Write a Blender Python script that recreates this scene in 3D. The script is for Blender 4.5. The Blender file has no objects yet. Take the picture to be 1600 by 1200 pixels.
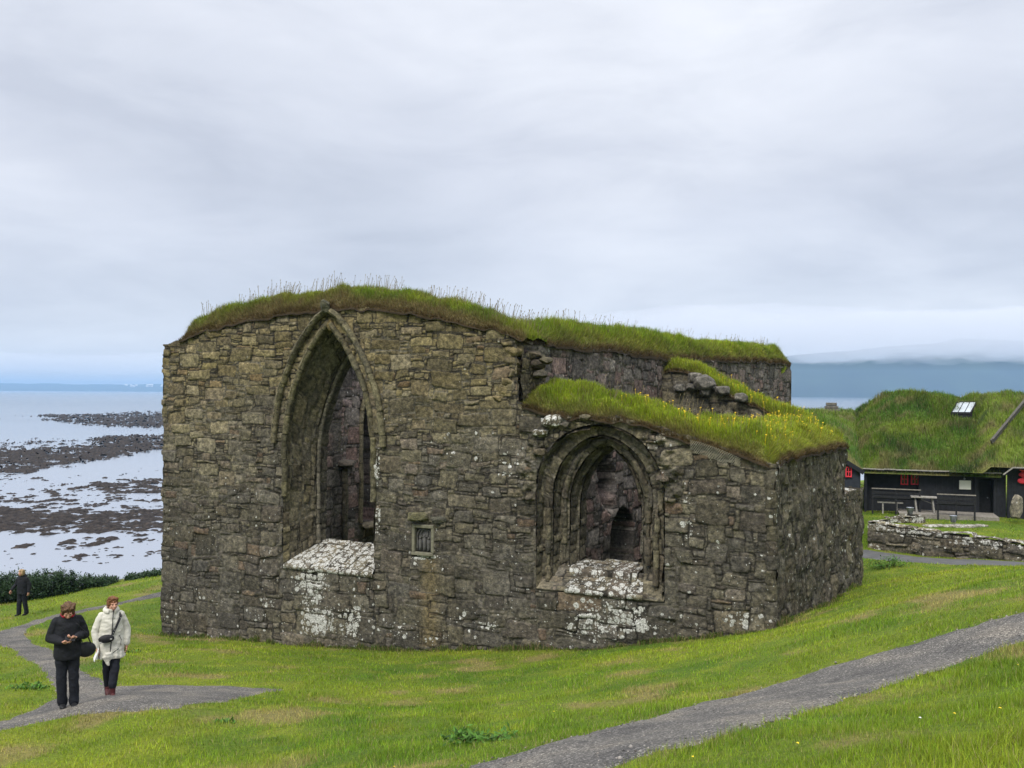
import bpy, bmesh, math, random
import numpy as np
from mathutils import Vector, Matrix
random.seed(7)
RNG = np.random.default_rng(11)
scene = bpy.context.scene
COL = scene.collection
# ------------------------------------------------------------------ camera
CZ = 14.0                      # eye height above the sea
F_PX = 1400.0
ROLL = math.radians(0.33)
HOR = 13.0                     # horizon below the middle of the frame, px
cam_d = bpy.data.cameras.new('camera'); cam = bpy.data.objects.new('camera', cam_d); COL.objects.link(cam)
cam_d.sensor_width = 36; cam_d.lens = F_PX/1600*36; cam_d.clip_start = 0.1; cam_d.clip_end = 60000
cam_d.shift_y = HOR/1600
cr, sr = math.cos(ROLL), math.sin(ROLL)
cam.matrix_world = Matrix(((cr, -sr, 0, 0), (0, 0, -1, 0), (sr, cr, 0, CZ), (0, 0, 0, 1)))
scene.camera = cam
# ------------------------------------------------------------------ world and sun
SUN_EL, SUN_AZ = math.radians(50), math.radians(205)     # azimuth from +Y clockwise
w = bpy.data.worlds.new('World'); scene.world = w; w.use_nodes = True
nt = w.node_tree; nt.nodes.clear()
def N(nt, t, **k):
    n = nt.nodes.new(t)
    for a, b in k.items():
        if a.startswith('i_'):
            n.inputs[int(a[2:])].default_value = b
        else: setattr(n, a, b)
    return n
def L(nt, a, ai, b, bi): nt.links.new(a.outputs[ai], b.inputs[bi])
def ramp(nt, stops, interp='LINEAR'):
    r = nt.nodes.new('ShaderNodeValToRGB'); e = r.color_ramp.elements; r.color_ramp.interpolation = interp
    e[0].position, e[0].color = stops[0][0], (*stops[0][1], 1)
    e[1].position, e[1].color = stops[-1][0], (*stops[-1][1], 1)
    for p, c in stops[1:-1]:
        q = e.new(p); q.color = (*c, 1)
    return r
def sky():
    out = N(nt, 'ShaderNodeOutputWorld'); bg = N(nt, 'ShaderNodeBackground')
    st = N(nt, 'ShaderNodeTexSky', sky_type='NISHITA', sun_disc=False, sun_elevation=SUN_EL, sun_rotation=SUN_AZ)
    tc = N(nt, 'ShaderNodeTexCoord'); sep = N(nt, 'ShaderNodeSeparateXYZ'); L(nt, tc, 'Generated', sep, 0)
    # cloud deck: project the direction on a flat layer so that clouds flatten towards the horizon
    zz = N(nt, 'ShaderNodeMath', operation='MAXIMUM', i_1=0.0); L(nt, sep, 2, zz, 0)
    za = N(nt, 'ShaderNodeMath', operation='ADD', i_1=0.22); L(nt, zz, 0, za, 0)
    dx = N(nt, 'ShaderNodeMath', operation='DIVIDE'); L(nt, sep, 0, dx, 0); L(nt, za, 0, dx, 1)
    dy = N(nt, 'ShaderNodeMath', operation='DIVIDE'); L(nt, sep, 1, dy, 0); L(nt, za, 0, dy, 1)
    cb = N(nt, 'ShaderNodeCombineXYZ'); L(nt, dx, 0, cb, 0); L(nt, dy, 0, cb, 1)
    n1 = N(nt, 'ShaderNodeTexNoise'); n1.inputs['Scale'].default_value = 0.85; n1.inputs['Detail'].default_value = 5; n1.inputs['Roughness'].default_value = .48
    n1.inputs['Distortion'].default_value = .25
    mp = N(nt, 'ShaderNodeMapping'); mp.inputs['Location'].default_value = (2.3, 4.1, .6); L(nt, cb, 0, mp, 0); L(nt, mp, 0, n1, 'Vector')
    # overall brightness by height
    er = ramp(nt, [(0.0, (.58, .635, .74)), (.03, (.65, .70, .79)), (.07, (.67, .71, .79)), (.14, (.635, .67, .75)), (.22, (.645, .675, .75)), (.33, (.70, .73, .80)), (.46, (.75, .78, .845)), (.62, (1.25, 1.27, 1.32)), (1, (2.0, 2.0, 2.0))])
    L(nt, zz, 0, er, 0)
    cr_ = ramp(nt, [(.32, (.89, .90, .925)), (.5, (1.0, 1.0, 1.015)), (.66, (1.13, 1.12, 1.11))])
    L(nt, n1, 0, cr_, 0)
    mul = N(nt, 'ShaderNodeMix', data_type='RGBA', blend_type='MULTIPLY'); mul.inputs[0].default_value = 1
    n3 = N(nt, 'ShaderNodeTexNoise'); n3.inputs['Scale'].default_value = 4.2; n3.inputs['Detail'].default_value = 9; n3.inputs['Roughness'].default_value = .56; n3.inputs['Distortion'].default_value = .4
    mp3 = N(nt, 'ShaderNodeMapping'); mp3.inputs['Scale'].default_value = (1, 1, 3.2); L(nt, tc, 'Generated', mp3, 0); L(nt, mp3, 0, n3, 'Vector')
    c3 = ramp(nt, [(.34, (.90, .905, .92)), (.5, (1, 1, 1)), (.66, (1.075, 1.07, 1.06))]); L(nt, n3, 0, c3, 0)
    m3 = N(nt, 'ShaderNodeMix', data_type='RGBA', blend_type='MULTIPLY'); m3.inputs[0].default_value = 1; L(nt, cr_, 0, m3, 6); L(nt, c3, 0, m3, 7)
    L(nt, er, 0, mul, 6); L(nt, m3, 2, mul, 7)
    nis = N(nt, 'ShaderNodeMix', data_type='RGBA', blend_type='MIX'); nis.inputs[0].default_value = .90
    ns = N(nt, 'ShaderNodeMix', data_type='RGBA', blend_type='MULTIPLY'); ns.inputs[0].default_value = 1; ns.inputs[7].default_value = (.1, .1, .1, 1)
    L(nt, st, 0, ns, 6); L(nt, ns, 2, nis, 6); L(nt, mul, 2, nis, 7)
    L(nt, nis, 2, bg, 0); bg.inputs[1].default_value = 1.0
    L(nt, bg, 0, out, 0)
sky()
sd_ = bpy.data.lights.new('sun', 'SUN'); sd_.energy = 2.4; sd_.angle = math.radians(22); sd_.color = (1, .95, .86)
sun = bpy.data.objects.new('sun', sd_); COL.objects.link(sun); sun.location = (0, 0, 60)
sv = Vector((math.sin(SUN_AZ)*math.cos(SUN_EL), math.cos(SUN_AZ)*math.cos(SUN_EL), math.sin(SUN_EL)))
sun.rotation_euler = sv.to_track_quat('Z', 'Y').to_euler()
vs = scene.view_settings; vs.view_transform = 'Standard'; vs.look = 'None'; vs.gamma = 1; vs.use_curve_mapping = False; vs.exposure = 0.2
scene.cycles.max_bounces = 6; scene.cycles.diffuse_bounces = 3; scene.cycles.volume_bounces = 4
scene.cycles.use_adaptive_sampling = True; scene.cycles.use_denoising = True
# ------------------------------------------------------------------ helpers
def ray(u, v):
    X = (np.asarray(u, float)-800)/F_PX; Y = (600-np.asarray(v, float)+HOR)/F_PX
    return X*cr-Y*sr, X*sr+Y*cr
def P(u, v, D):
    a, b = ray(u, v); return np.array([a*D, D*np.ones_like(a), CZ+b*D]).T
def proj(x, y, z):
    a = x/y; b = (z-CZ)/y
    X = a*cr+b*sr; Y = -a*sr+b*cr
    return 800+X*F_PX, 600+HOR-Y*F_PX
def tag(o, label=None, cat=None, group=None, kind=None):
    if label: o['label'] = label
    if cat: o['category'] = cat
    if group: o['group'] = group
    if kind: o['kind'] = kind
    return o
def empty(name, loc=(0, 0, 0), rz=0, **k):
    o = bpy.data.objects.new(name, None); COL.objects.link(o); o.location = loc; o.rotation_euler = (0, 0, rz)
    o.empty_display_size = .3
    return tag(o, **k)
def link(name, me, mat=None, parent=None, smooth=False, **k):
    o = bpy.data.objects.new(name, me); COL.objects.link(o)
    if mat:
        for m in (mat if isinstance(mat, (list, tuple)) else [mat]): me.materials.append(m)
    if parent: o.parent = parent
    if smooth: me.polygons.foreach_set('use_smooth', np.ones(len(me.polygons), bool))
    return tag(o, **k)
def mesh_np(name, V, Fc, cols=None, extra=None):
    """V (n,3); Fc (m,k) ; cols (n,3)"""
    me = bpy.data.meshes.new(name); V = np.ascontiguousarray(V, np.float32); Fc = np.ascontiguousarray(Fc, np.int32)
    m, k = Fc.shape
    me.vertices.add(len(V)); me.vertices.foreach_set('co', V.ravel())
    me.loops.add(m*k); me.loops.foreach_set('vertex_index', Fc.ravel())
    me.polygons.add(m); me.polygons.foreach_set('loop_start', np.arange(0, m*k, k, dtype=np.int32))
    try: me.polygons.foreach_set('loop_total', np.full(m, k, np.int32))
    except Exception: pass
    if cols is not None:
        a = me.color_attributes.new('col', 'FLOAT_COLOR', 'POINT')
        c4 = np.ones((len(V), 4), np.float32); c4[:, :3] = cols; a.data.foreach_set('color', c4.ravel())
    if extra:
        for nm, arr in extra.items():
            a = me.attributes.new(nm, 'FLOAT', 'POINT'); a.data.foreach_set('value', np.ascontiguousarray(arr, np.float32))
    me.update(calc_edges=True)
    return me
def _h(ix, iy, seed):
    n = (ix.astype(np.int64)*374761393+iy.astype(np.int64)*668265263+seed*1442695041) & 0xffffffff
    n = ((n ^ (n >> 13))*1274126177) & 0xffffffff
    n = ((n ^ (n >> 16))*2246822519) & 0xffffffff
    return ((n ^ (n >> 15)) & 0xffff)/65535.0
def vn(x, y, seed=0):
    x = np.asarray(x, float); y = np.asarray(y, float)
    ix = np.floor(x); iy = np.floor(y); fx = x-ix; fy = y-iy
    fx = fx*fx*fx*(fx*(fx*6-15)+10); fy = fy*fy*fy*(fy*(fy*6-15)+10)
    a = _h(ix, iy, seed); b = _h(ix+1, iy, seed); c = _h(ix, iy+1, seed); d = _h(ix+1, iy+1, seed)
    return ((a*(1-fx)+b*fx)*(1-fy)+(c*(1-fx)+d*fx)*fy)*2-1
def fbm(x, y, seed=0, oct=4, gain=.5):
    s = 0; a = 1; t = 0
    for i in range(oct):
        s = s+a*vn(x*2**i+i*17.3, y*2**i-i*9.1, seed+i*31); t += a; a *= gain
    return s/t
def sstep(a, b, x):
    t = np.clip((x-a)/(b-a), 0, 1); return t*t*(3-2*t)
def grid_faces(M, Nn, valid=None, flip=False):
    i = np.arange(M*Nn).reshape(M, Nn)
    q = np.stack([i[:-1, :-1], i[:-1, 1:], i[1:, 1:], i[1:, :-1]], -1).reshape(-1, 4)
    if valid is not None:
        f = (valid[:-1, :-1] & valid[:-1, 1:] & valid[1:, 1:] & valid[1:, :-1]).ravel(); q = q[f]
    if flip: q = q[:, ::-1]
    return q
def compact(V, Fc, *arrs):
    used = np.zeros(len(V), bool); used[Fc.ravel()] = True
    mp = np.cumsum(used)-1
    return (V[used], mp[Fc]) + tuple(None if a is None else a[used] for a in arrs)
# mesh builder for hard-edged things
class MB:
    def __init__(s): s.bm = bmesh.new()
    def box(s, c, size, rot=None, bevel=0):
        r = bmesh.ops.create_cube(s.bm, size=1)['verts']
        for v in r: v.co = Vector((v.co.x*size[0], v.co.y*size[1], v.co.z*size[2]))
        if rot is not None:
            for v in r: v.co = rot @ v.co
        for v in r: v.co += Vector(c)
        if bevel:
            es = list({e for v in r for e in v.link_edges})
            bmesh.ops.bevel(s.bm, geom=es, offset=bevel, segments=1, affect='EDGES', profile=.5)
        return s
    def bar(s, a, b, wd, th, up=(0, 0, 1)):
        a, b = Vector(a), Vector(b); d = b-a; ln = d.length; d.normalize()
        x = d; y = Vector(up).cross(x)
        if y.length < 1e-4: y = Vector((1, 0, 0)).cross(x)
        y.normalize(); z = x.cross(y)
        R = Matrix((x, y, z)).transposed()
        return s.box((a+b)/2, (ln, wd, th), R)
    def tube(s, pts, rad, seg=8, caps=True):
        pts = [Vector(p) for p in pts]
        if not isinstance(rad, (list, tuple)): rad = [rad]*len(pts)
        rings = []; up = Vector((0, 0, 1))
        for i, p in enumerate(pts):
            d = (pts[min(i+1, len(pts)-1)]-pts[max(i-1, 0)]).normalized()
            x = up.cross(d)
            if x.length < .05: x = Vector((1, 0, 0)).cross(d) if abs(d.x) < .9 else Vector((0, 1, 0)).cross(d)
            x.normalize(); y = d.cross(x)
            r = rad[i]; rx, ry = (r if isinstance(r, (list, tuple)) else (r, r))
            rings.append([s.bm.verts.new(p+x*rx*math.cos(t)+y*ry*math.sin(t)) for t in [2*math.pi*k/seg for k in range(seg)]])
        for a, b in zip(rings, rings[1:]):
            for k in range(seg): s.bm.faces.new((a[k], a[(k+1) % seg], b[(k+1) % seg], b[k]))
        if caps:
            s.bm.faces.new(rings[0][::-1]); s.bm.faces.new(rings[-1])
        return s
    def ball(s, c, r, sub=2, rot=None):
        r = r if isinstance(r, (list, tuple)) else (r, r, r)
        vs = bmesh.ops.create_icosphere(s.bm, subdivisions=sub, radius=1)['verts']
        for v in vs:
            v.co = Vector((v.co.x*r[0], v.co.y*r[1], v.co.z*r[2]))
            if rot is not None: v.co = rot @ v.co
            v.co += Vector(c)
        return vs
    def quad(s, *p):
        s.bm.faces.new([s.bm.verts.new(q) for q in p]); return s
    def mesh(s, name='m'):
        me = bpy.data.meshes.new(name); bmesh.ops.recalc_face_normals(s.bm, faces=s.bm.faces); s.bm.to_mesh(me); s.bm.free(); return me
    def build(s, name, mat, parent=None, smooth=False, **k): return link(name, s.mesh(name), mat, parent, smooth, **k)
# ------------------------------------------------------------------ materials
def newmat(name):
    m = bpy.data.materials.new(name); m.use_nodes = True; t = m.node_tree
    b = t.nodes['Principled BSDF']; b.inputs['Specular IOR Level'].default_value = .25
    return m, t, b
def simple(name, c, rough=.8, c2=None, scale=8, bump=0, bscale=60, spec=.25, metal=0, coord='Object'):
    m, t, b = newmat(name); b.inputs['Roughness'].default_value = rough; b.inputs['Specular IOR Level'].default_value = spec
    b.inputs['Metallic'].default_value = metal
    tc = N(t, 'ShaderNodeTexCoord')
    n = N(t, 'ShaderNodeTexNoise'); n.inputs['Scale'].default_value = scale; n.inputs['Detail'].default_value = 5
    L(t, tc, coord, n, 'Vector')
    c2 = c2 or tuple(x*.65 for x in c)
    r = ramp(t, [(.35, c2), (.65, c)]); L(t, n, 0, r, 0); L(t, r, 0, b, 'Base Color')
    if bump:
        n2 = N(t, 'ShaderNodeTexNoise'); n2.inputs['Scale'].default_value = bscale; n2.inputs['Detail'].default_value = 4
        L(t, tc, coord, n2, 'Vector')
        bp = N(t, 'ShaderNodeBump'); bp.inputs['Strength'].default_value = bump; bp.inputs['Distance'].default_value = .02
        L(t, n2, 0, bp, 'Height'); L(t, bp, 0, b, 'Normal')
    return m
def stone_mat():
    m, t, b = newmat('basalt_masonry'); b.inputs['Roughness'].default_value = .92; b.inputs['Specular IOR Level'].default_value = .15
    tc = N(t, 'ShaderNodeTexCoord'); at = N(t, 'ShaderNodeAttribute', attribute_name='col'); al = N(t, 'ShaderNodeAttribute', attribute_name='lich')
    n = N(t, 'ShaderNodeTexNoise'); n.inputs['Scale'].default_value = 9; n.inputs['Detail'].default_value = 8; n.inputs['Roughness'].default_value = .72; L(t, tc, 'Object', n, 'Vector')
    r = ramp(t, [(.30, (.30, .30, .31)), (.5, (.95, .93, .90)), (.70, (1.95, 1.85, 1.65))]); L(t, n, 0, r, 0)
    mx = N(t, 'ShaderNodeMix', data_type='RGBA', blend_type='MULTIPLY'); mx.inputs[0].default_value = 1; L(t, at, 0, mx, 6); L(t, r, 0, mx, 7)
    # grey crust and fine speckle
    n2 = N(t, 'ShaderNodeTexNoise'); n2.inputs['Scale'].default_value = 34; n2.inputs['Detail'].default_value = 5; n2.inputs['Roughness'].default_value = .7; L(t, tc, 'Object', n2, 'Vector')
    r2 = ramp(t, [(.60, (0, 0, 0)), (.72, (1, 1, 1))]); L(t, n2, 0, r2, 0)
    m2 = N(t, 'ShaderNodeMix', data_type='RGBA'); L(t, mx, 2, m2, 6); m2.inputs[7].default_value = (.27, .26, .225, 1)
    k = N(t, 'ShaderNodeMath', operation='MULTIPLY', i_1=.5); L(t, r2, 0, k, 0); L(t, k, 0, m2, 0)
    n5 = N(t, 'ShaderNodeTexNoise'); n5.inputs['Scale'].default_value = 15; n5.inputs['Detail'].default_value = 4; L(t, tc, 'Object', n5, 'Vector')
    r5 = ramp(t, [(.60, (0, 0, 0)), (.70, (1, 1, 1))]); L(t, n5, 0, r5, 0)
    m5 = N(t, 'ShaderNodeMix', data_type='RGBA'); L(t, m2, 2, m5, 6); m5.inputs[7].default_value = (.022, .021, .019, 1)
    k5 = N(t, 'ShaderNodeMath', operation='MULTIPLY', i_1=.55); L(t, r5, 0, k5, 0); L(t, k5, 0, m5, 0)
    # white lichen: rounded blotches of several sizes, dense where 'lich' is high
    wn = N(t, 'ShaderNodeTexNoise'); wn.inputs['Scale'].default_value = 14; wn.inputs['Detail'].default_value = 3; L(t, tc, 'Object', wn, 'Vector')
    wv = N(t, 'ShaderNodeVectorMath', operation='MULTIPLY_ADD'); wv.inputs[1].default_value = (.09, .09, .09); L(t, wn, 1, wv, 0); L(t, tc, 'Object', wv, 2)
    tot = None
    for sc, r0, r1 in ((6.0, .02, .74), (15, .02, .55)):
        vo = N(t, 'ShaderNodeTexVoronoi'); vo.inputs['Scale'].default_value = sc; L(t, wv, 0, vo, 'Vector')
        sp = N(t, 'ShaderNodeSeparateColor'); L(t, vo, 'Color', sp, 0)
        # radius = clamp(lich*1.25 - random)
        a = N(t, 'ShaderNodeMath', operation='MULTIPLY_ADD', i_1=1.35, i_2=0); L(t, al, 'Fac', a, 0)
        s_ = N(t, 'ShaderNodeMath', operation='SUBTRACT', use_clamp=True); L(t, a, 0, s_, 0); L(t, sp, 0, s_, 1)
        q = N(t, 'ShaderNodeMath', operation='MULTIPLY', i_1=r1); 
        pw = N(t, 'ShaderNodeMath', operation='POWER', i_1=.5); L(t, s_, 0, pw, 0); L(t, pw, 0, q, 0)
        c = N(t, 'ShaderNodeMath', operation='SUBTRACT'); L(t, q, 0, c, 0); L(t, vo, 'Distance', c, 1)
        e = N(t, 'ShaderNodeMath', operation='MULTIPLY', i_1=16, use_clamp=True); L(t, c, 0, e, 0)
        if tot is None: tot = e
        else:
            mm = N(t, 'ShaderNodeMath', operation='MAXIMUM'); L(t, tot, 0, mm, 0); L(t, e, 0, mm, 1); tot = mm
    n3 = N(t, 'ShaderNodeTexNoise'); n3.inputs['Scale'].default_value = 26; n3.inputs['Detail'].default_value = 4; L(t, tc, 'Object', n3, 'Vector')
    r3 = ramp(t, [(.36, (.22, .22, .20)), (.55, (.52, .52, .49)), (.7, (.68, .68, .66))]); L(t, n3, 0, r3, 0)
    m3 = N(t, 'ShaderNodeMix', data_type='RGBA'); L(t, m5, 2, m3, 6); L(t, r3, 0, m3, 7); L(t, tot, 0, m3, 0)
    L(t, m3, 2, b, 'Base Color')
    n4 = N(t, 'ShaderNodeTexNoise'); n4.inputs['Scale'].default_value = 22; n4.inputs['Detail'].default_value = 7; n4.inputs['Roughness'].default_value = .65; L(t, tc, 'Object', n4, 'Vector')
    bp = N(t, 'ShaderNodeBump'); bp.inputs['Strength'].default_value = .95; bp.inputs['Distance'].default_value = .045; L(t, n4, 0, bp, 'Height'); L(t, bp, 0, b, 'Normal')
    return m
M_STONE = stone_mat()
def blade_mat(name, trans=.3, rough=.7):
    m, t, b = newmat(name); b.inputs['Roughness'].default_value = rough; b.inputs['Specular IOR Level'].default_value = .2
    at = N(t, 'ShaderNodeAttribute', attribute_name='col'); L(t, at, 0, b, 'Base Color')
    tr = N(t, 'ShaderNodeBsdfTranslucent'); L(t, at, 0, tr, 0)
    mx = N(t, 'ShaderNodeMixShader'); mx.inputs[0].default_value = trans; out = t.nodes['Material Output']
    L(t, b, 0, mx, 1); L(t, tr, 0, mx, 2); L(t, mx, 0, out, 0)
    return m
M_BLADE = blade_mat('grass_blades', .35)
def sod_mat():
    m, t, b = newmat('sod'); b.inputs['Roughness'].default_value = .95
    tc = N(t, 'ShaderNodeTexCoord'); at = N(t, 'ShaderNodeAttribute', attribute_name='col')
    n = N(t, 'ShaderNodeTexNoise'); n.inputs['Scale'].default_value = 14; n.inputs['Detail'].default_value = 8; n.inputs['Roughness'].default_value = .7; L(t, tc, 'Object', n, 'Vector')
    r = ramp(t, [(.3, (.45, .5, .5)), (.5, (1, 1, 1)), (.7, (1.5, 1.4, 1.3))]); L(t, n, 0, r, 0)
    mx = N(t, 'ShaderNodeMix', data_type='RGBA', blend_type='MULTIPLY'); mx.inputs[0].default_value = 1; L(t, at, 0, mx, 6); L(t, r, 0, mx, 7); L(t, mx, 2, b, 'Base Color')
    bp = N(t, 'ShaderNodeBump'); bp.inputs['Strength'].default_value = .8; bp.inputs['Distance'].default_value = .04; L(t, n, 0, bp, 'Height'); L(t, bp, 0, b, 'Normal')
    return m
M_SOD = sod_mat()
def gravel_mat():
    m, t, b = newmat('gravel'); b.inputs['Roughness'].default_value = .95
    tc = N(t, 'ShaderNodeTexCoord')
    v = N(t, 'ShaderNodeTexVoronoi'); v.inputs['Scale'].default_value = 62; L(t, tc, 'Object', v, 'Vector')
    sp = N(t, 'ShaderNodeSeparateColor'); L(t, v, 'Color', sp, 0)
    r = ramp(t, [(0, (.070, .068, .067)), (.5, (.122, .118, .113)), (.85, (.18, .172, .162)), (1, (.38, .365, .345))]); L(t, sp, 0, r, 0)
    n = N(t, 'ShaderNodeTexNoise'); n.inputs['Scale'].default_value = 1.3; n.inputs['Detail'].default_value = 6; L(t, tc, 'Object', n, 'Vector')
    r2 = ramp(t, [(.3, (.60, .60, .62)), (.5, (.95, .94, .92)), (.7, (1.35, 1.28, 1.16))]); L(t, n, 0, r2, 0)
    mx = N(t, 'ShaderNodeMix', data_type='RGBA', blend_type='MULTIPLY'); mx.inputs[0].default_value = 1; L(t, r, 0, mx, 6); L(t, r2, 0, mx, 7); L(t, mx, 2, b, 'Base Color')
    bp = N(t, 'ShaderNodeBump'); bp.inputs['Strength'].default_value = .8; bp.inputs['Distance'].default_value = .02; L(t, v, 'Distance', bp, 'Height'); L(t, bp, 0, b, 'Normal')
    return m
M_GRAVEL = gravel_mat()
# ------------------------------------------------------------------ terrain heights
CON = np.array([P(*c) for c in [
 (258, 992, 31.1), (500, 1014, 28.35), (680, 1021, 26.6), (800, 1019, 25.5), (1000, 1006, 23.9), (1210, 976, 22.4), (1280, 950, 26.5), (1350, 926, 31.1),
 (105, 1104, 15.1), (175, 1086, 15.1), (0, 1200, 11), (400, 1200, 10), (600, 1110, 16), (430, 1079, 17.5), (800, 1100, 15), (800, 1060, 19.5), (1100, 1080, 13.5),
 (200, 1150, 12.6), (420, 1110, 14.4), (300, 1090, 15.6), (800, 1200, 7.2), (600, 1200, 8.6), (1200, 1200, 5.4), (1600, 1200, 4.3), (1200, 1100, 9.4), (1400, 1040, 11.2), (1600, 1000, 10), (1600, 960, 11.8),
 (1000, 1130, 9.6), (1500, 930, 16), (1600, 893, 18.5), (1480, 905, 21.5), (1380, 927, 23), (1360, 915, 30), (1420, 905, 30.5), (1500, 893, 31), (1400, 884, 34.5), (1600, 884, 34.2), (1600, 877, 36),
 (1450, 871, 38), (1350, 856, 40), (33, 965, 32.5), (0, 1000, 27), (60, 1040, 21), (100, 1060, 19), (0, 1060, 20), (130, 1040, 21), (150, 955, 34), (255, 930, 37), (200, 985, 30), (250, 903, 42), (120, 928, 40.5), (0, 948, 38), (250, 1040, 22), (300, 1020, 25), (0, 1120, 15.5), (-150, 1080, 16), (-150, 1010, 26), (-150, 970, 36)]] +
 [(0, 0, CZ-1.62), (3, -3, CZ-1.1), (-6, 2, CZ-2.6), (-12, 0, CZ-3.4), (-25, 0, CZ-5.5), (0, -20, CZ+2.5), (20, -20, CZ+3.5), (-20, -20, CZ-.5), (16, 4, CZ-.8), (30, 6, CZ-.6), (26, 22, CZ-3.5), (40, 30, CZ-5.0), (8, 4, CZ-1.3),
  (28, 34, CZ-6.7), (45, 40, CZ-6.5), (0, 40, CZ-7.6), (8, 46, CZ-7), (20, 52, CZ-6), (30, 60, CZ-5.6), (-4, 52, CZ-8.6), (45, 60, CZ-5.5), (-40, 15, CZ-8.5), (60, 10, CZ+1), (60, -30, CZ+6), (-60, -30, CZ-4)])
def _solve():
    X = CON[:, :2]; d = np.linalg.norm(X[:, None]-X[None], axis=-1); n = len(X)
    K = np.sqrt(d*d+1.0)
    A = np.zeros((n+3, n+3)); A[:n, :n] = K - np.eye(n)*.02; A[:n, n:] = np.c_[np.ones(n), X]; A[n:, :n] = A[:n, n:].T
    b = np.r_[CON[:, 2], 0, 0, 0]
    return np.linalg.solve(A, b)
_RB = _solve()
COAST = np.array([(-120, -60), (-60, 8), (-34, 26), (-24.5, 38.2), (-20.5, 42.6), (-15, 46.5), (-5, 60), (10, 76), (30, 84), (80, 90), (200, 70), (400, 0)], float)
def seg_sd(x, y, poly):
    """signed distance, + on the left-hand (sea) side of the polyline"""
    best = np.full(x.shape, 1e9); sgn = np.ones(x.shape)
    for (ax, ay), (bx, by) in zip(poly[:-1], poly[1:]):
        dx, dy = bx-ax, by-ay; t = np.clip(((x-ax)*dx+(y-ay)*dy)/(dx*dx+dy*dy), 0, 1)
        ex, ey = x-(ax+t*dx), y-(ay+t*dy); d = np.hypot(ex, ey); s = np.where(dx*ey-dy*ex > 0, 1, -1)
        m = d < best-1e-9; best = np.where(m, d, best); sgn = np.where(m, s, sgn)
    return best*sgn
# retaining wall by the road
RW0, RW1 = np.array([15.5, 40.2]), np.array([23.5, 33.8])
RWD = (RW1-RW0)/np.linalg.norm(RW1-RW0); RWN = np.array([RWD[1], -RWD[0]])   # towards the road
if RWN[1] > 0: RWN = -RWN
def base_z(x, y):
    sh = x.shape; x = x.ravel(); y = y.ravel(); out = np.empty(len(x))
    for i in range(0, len(x), 40000):
        a = x[i:i+40000]; b = y[i:i+40000]
        d = np.hypot(a[:, None]-CON[None, :, 0], b[:, None]-CON[None, :, 1])
        out[i:i+40000] = np.sqrt(d*d+1.0) @ _RB[:len(CON)] + _RB[-3]+_RB[-2]*a+_RB[-1]*b
    z = out.reshape(sh)
    return z
def ground(x, y, z0=None):
    z = base_z(x, y) if z0 is None else z0
    # raised terrace behind the retaining wall, level with the houses
    dn = -((x-RW0[0])*RWN[0]+(y-RW0[1])*RWN[1])      # >0 behind the wall
    al = (x-RW0[0])*RWD[0]+(y-RW0[1])*RWD[1]
    k = sstep(.2, .5, dn)*sstep(-3.6, -2.6, al)*sstep(60, 45, x)
    zt = CZ-6.08+.006*dn
    z = z*(1-k)+zt*k
    # behind the houses keep it low
    z = z + (.06*fbm(x/1.7, y/1.7, 5, 3)+.018*fbm(x/.5, y/.5, 15, 2))*sstep(60, 20, np.hypot(x, y)) + .12*fbm(x/7, y/7, 8, 2)*sstep(5, 14, np.hypot(x, y))
    sd = seg_sd(x, y, COAST)
    sd = sd + 1.2*fbm(x/6, y/6, 3, 3)
    z = z*(1-sstep(0, 13, sd)) + (-1.6)*sstep(0, 13, sd)
    return np.clip(z, -3, 60)
GX0, GX1, GY0, GY1, GR = -46.0, 52.0, -6.0, 66.0, .14
gx = np.arange(GX0, GX1, GR); gy = np.arange(GY0, GY1, GR)
GXX, GYY = np.meshgrid(gx, gy)
_cx = np.arange(GX0-2, GX1+2, .7); _cy = np.arange(GY0-2, GY1+2, .7)
_CXX, _CYY = np.meshgrid(_cx, _cy); _CZ = base_z(_CXX, _CYY)
def bil(Z, x0, y0, st, x, y):
    fx = np.clip((x-x0)/st, 0, Z.shape[1]-1.001); fy = np.clip((y-y0)/st, 0, Z.shape[0]-1.001)
    ix = fx.astype(int); iy = fy.astype(int); tx = fx-ix; ty = fy-iy
    return (Z[iy, ix]*(1-tx)+Z[iy, ix+1]*tx)*(1-ty)+(Z[iy+1, ix]*(1-tx)+Z[iy+1, ix+1]*tx)*ty
GZ = ground(GXX, GYY, bil(_CZ, _cx[0], _cy[0], .7, GXX, GYY))
def gz(x, y): return bil(GZ, GX0, GY0, GR, np.asarray(x, float), np.asarray(y, float))
def hit(u, v, d0=2.5, d1=64):
    """points where the lines of sight through pixels meet the terrain (used to lay paths out on the ground)"""
    u = np.atleast_1d(np.asarray(u, float)); v = np.atleast_1d(np.asarray(v, float)); a, b = ray(u, v)
    Ds = np.geomspace(d0, d1, 900); res = np.full(len(u), np.nan)
    for D in Ds:
        below = (CZ+b*D) <= gz(a*D, np.full_like(a, D))
        res = np.where(np.isnan(res) & below, D, res)
    res = np.where(np.isnan(res), d1, res)
    return np.stack([a*res, res], -1)
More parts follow.
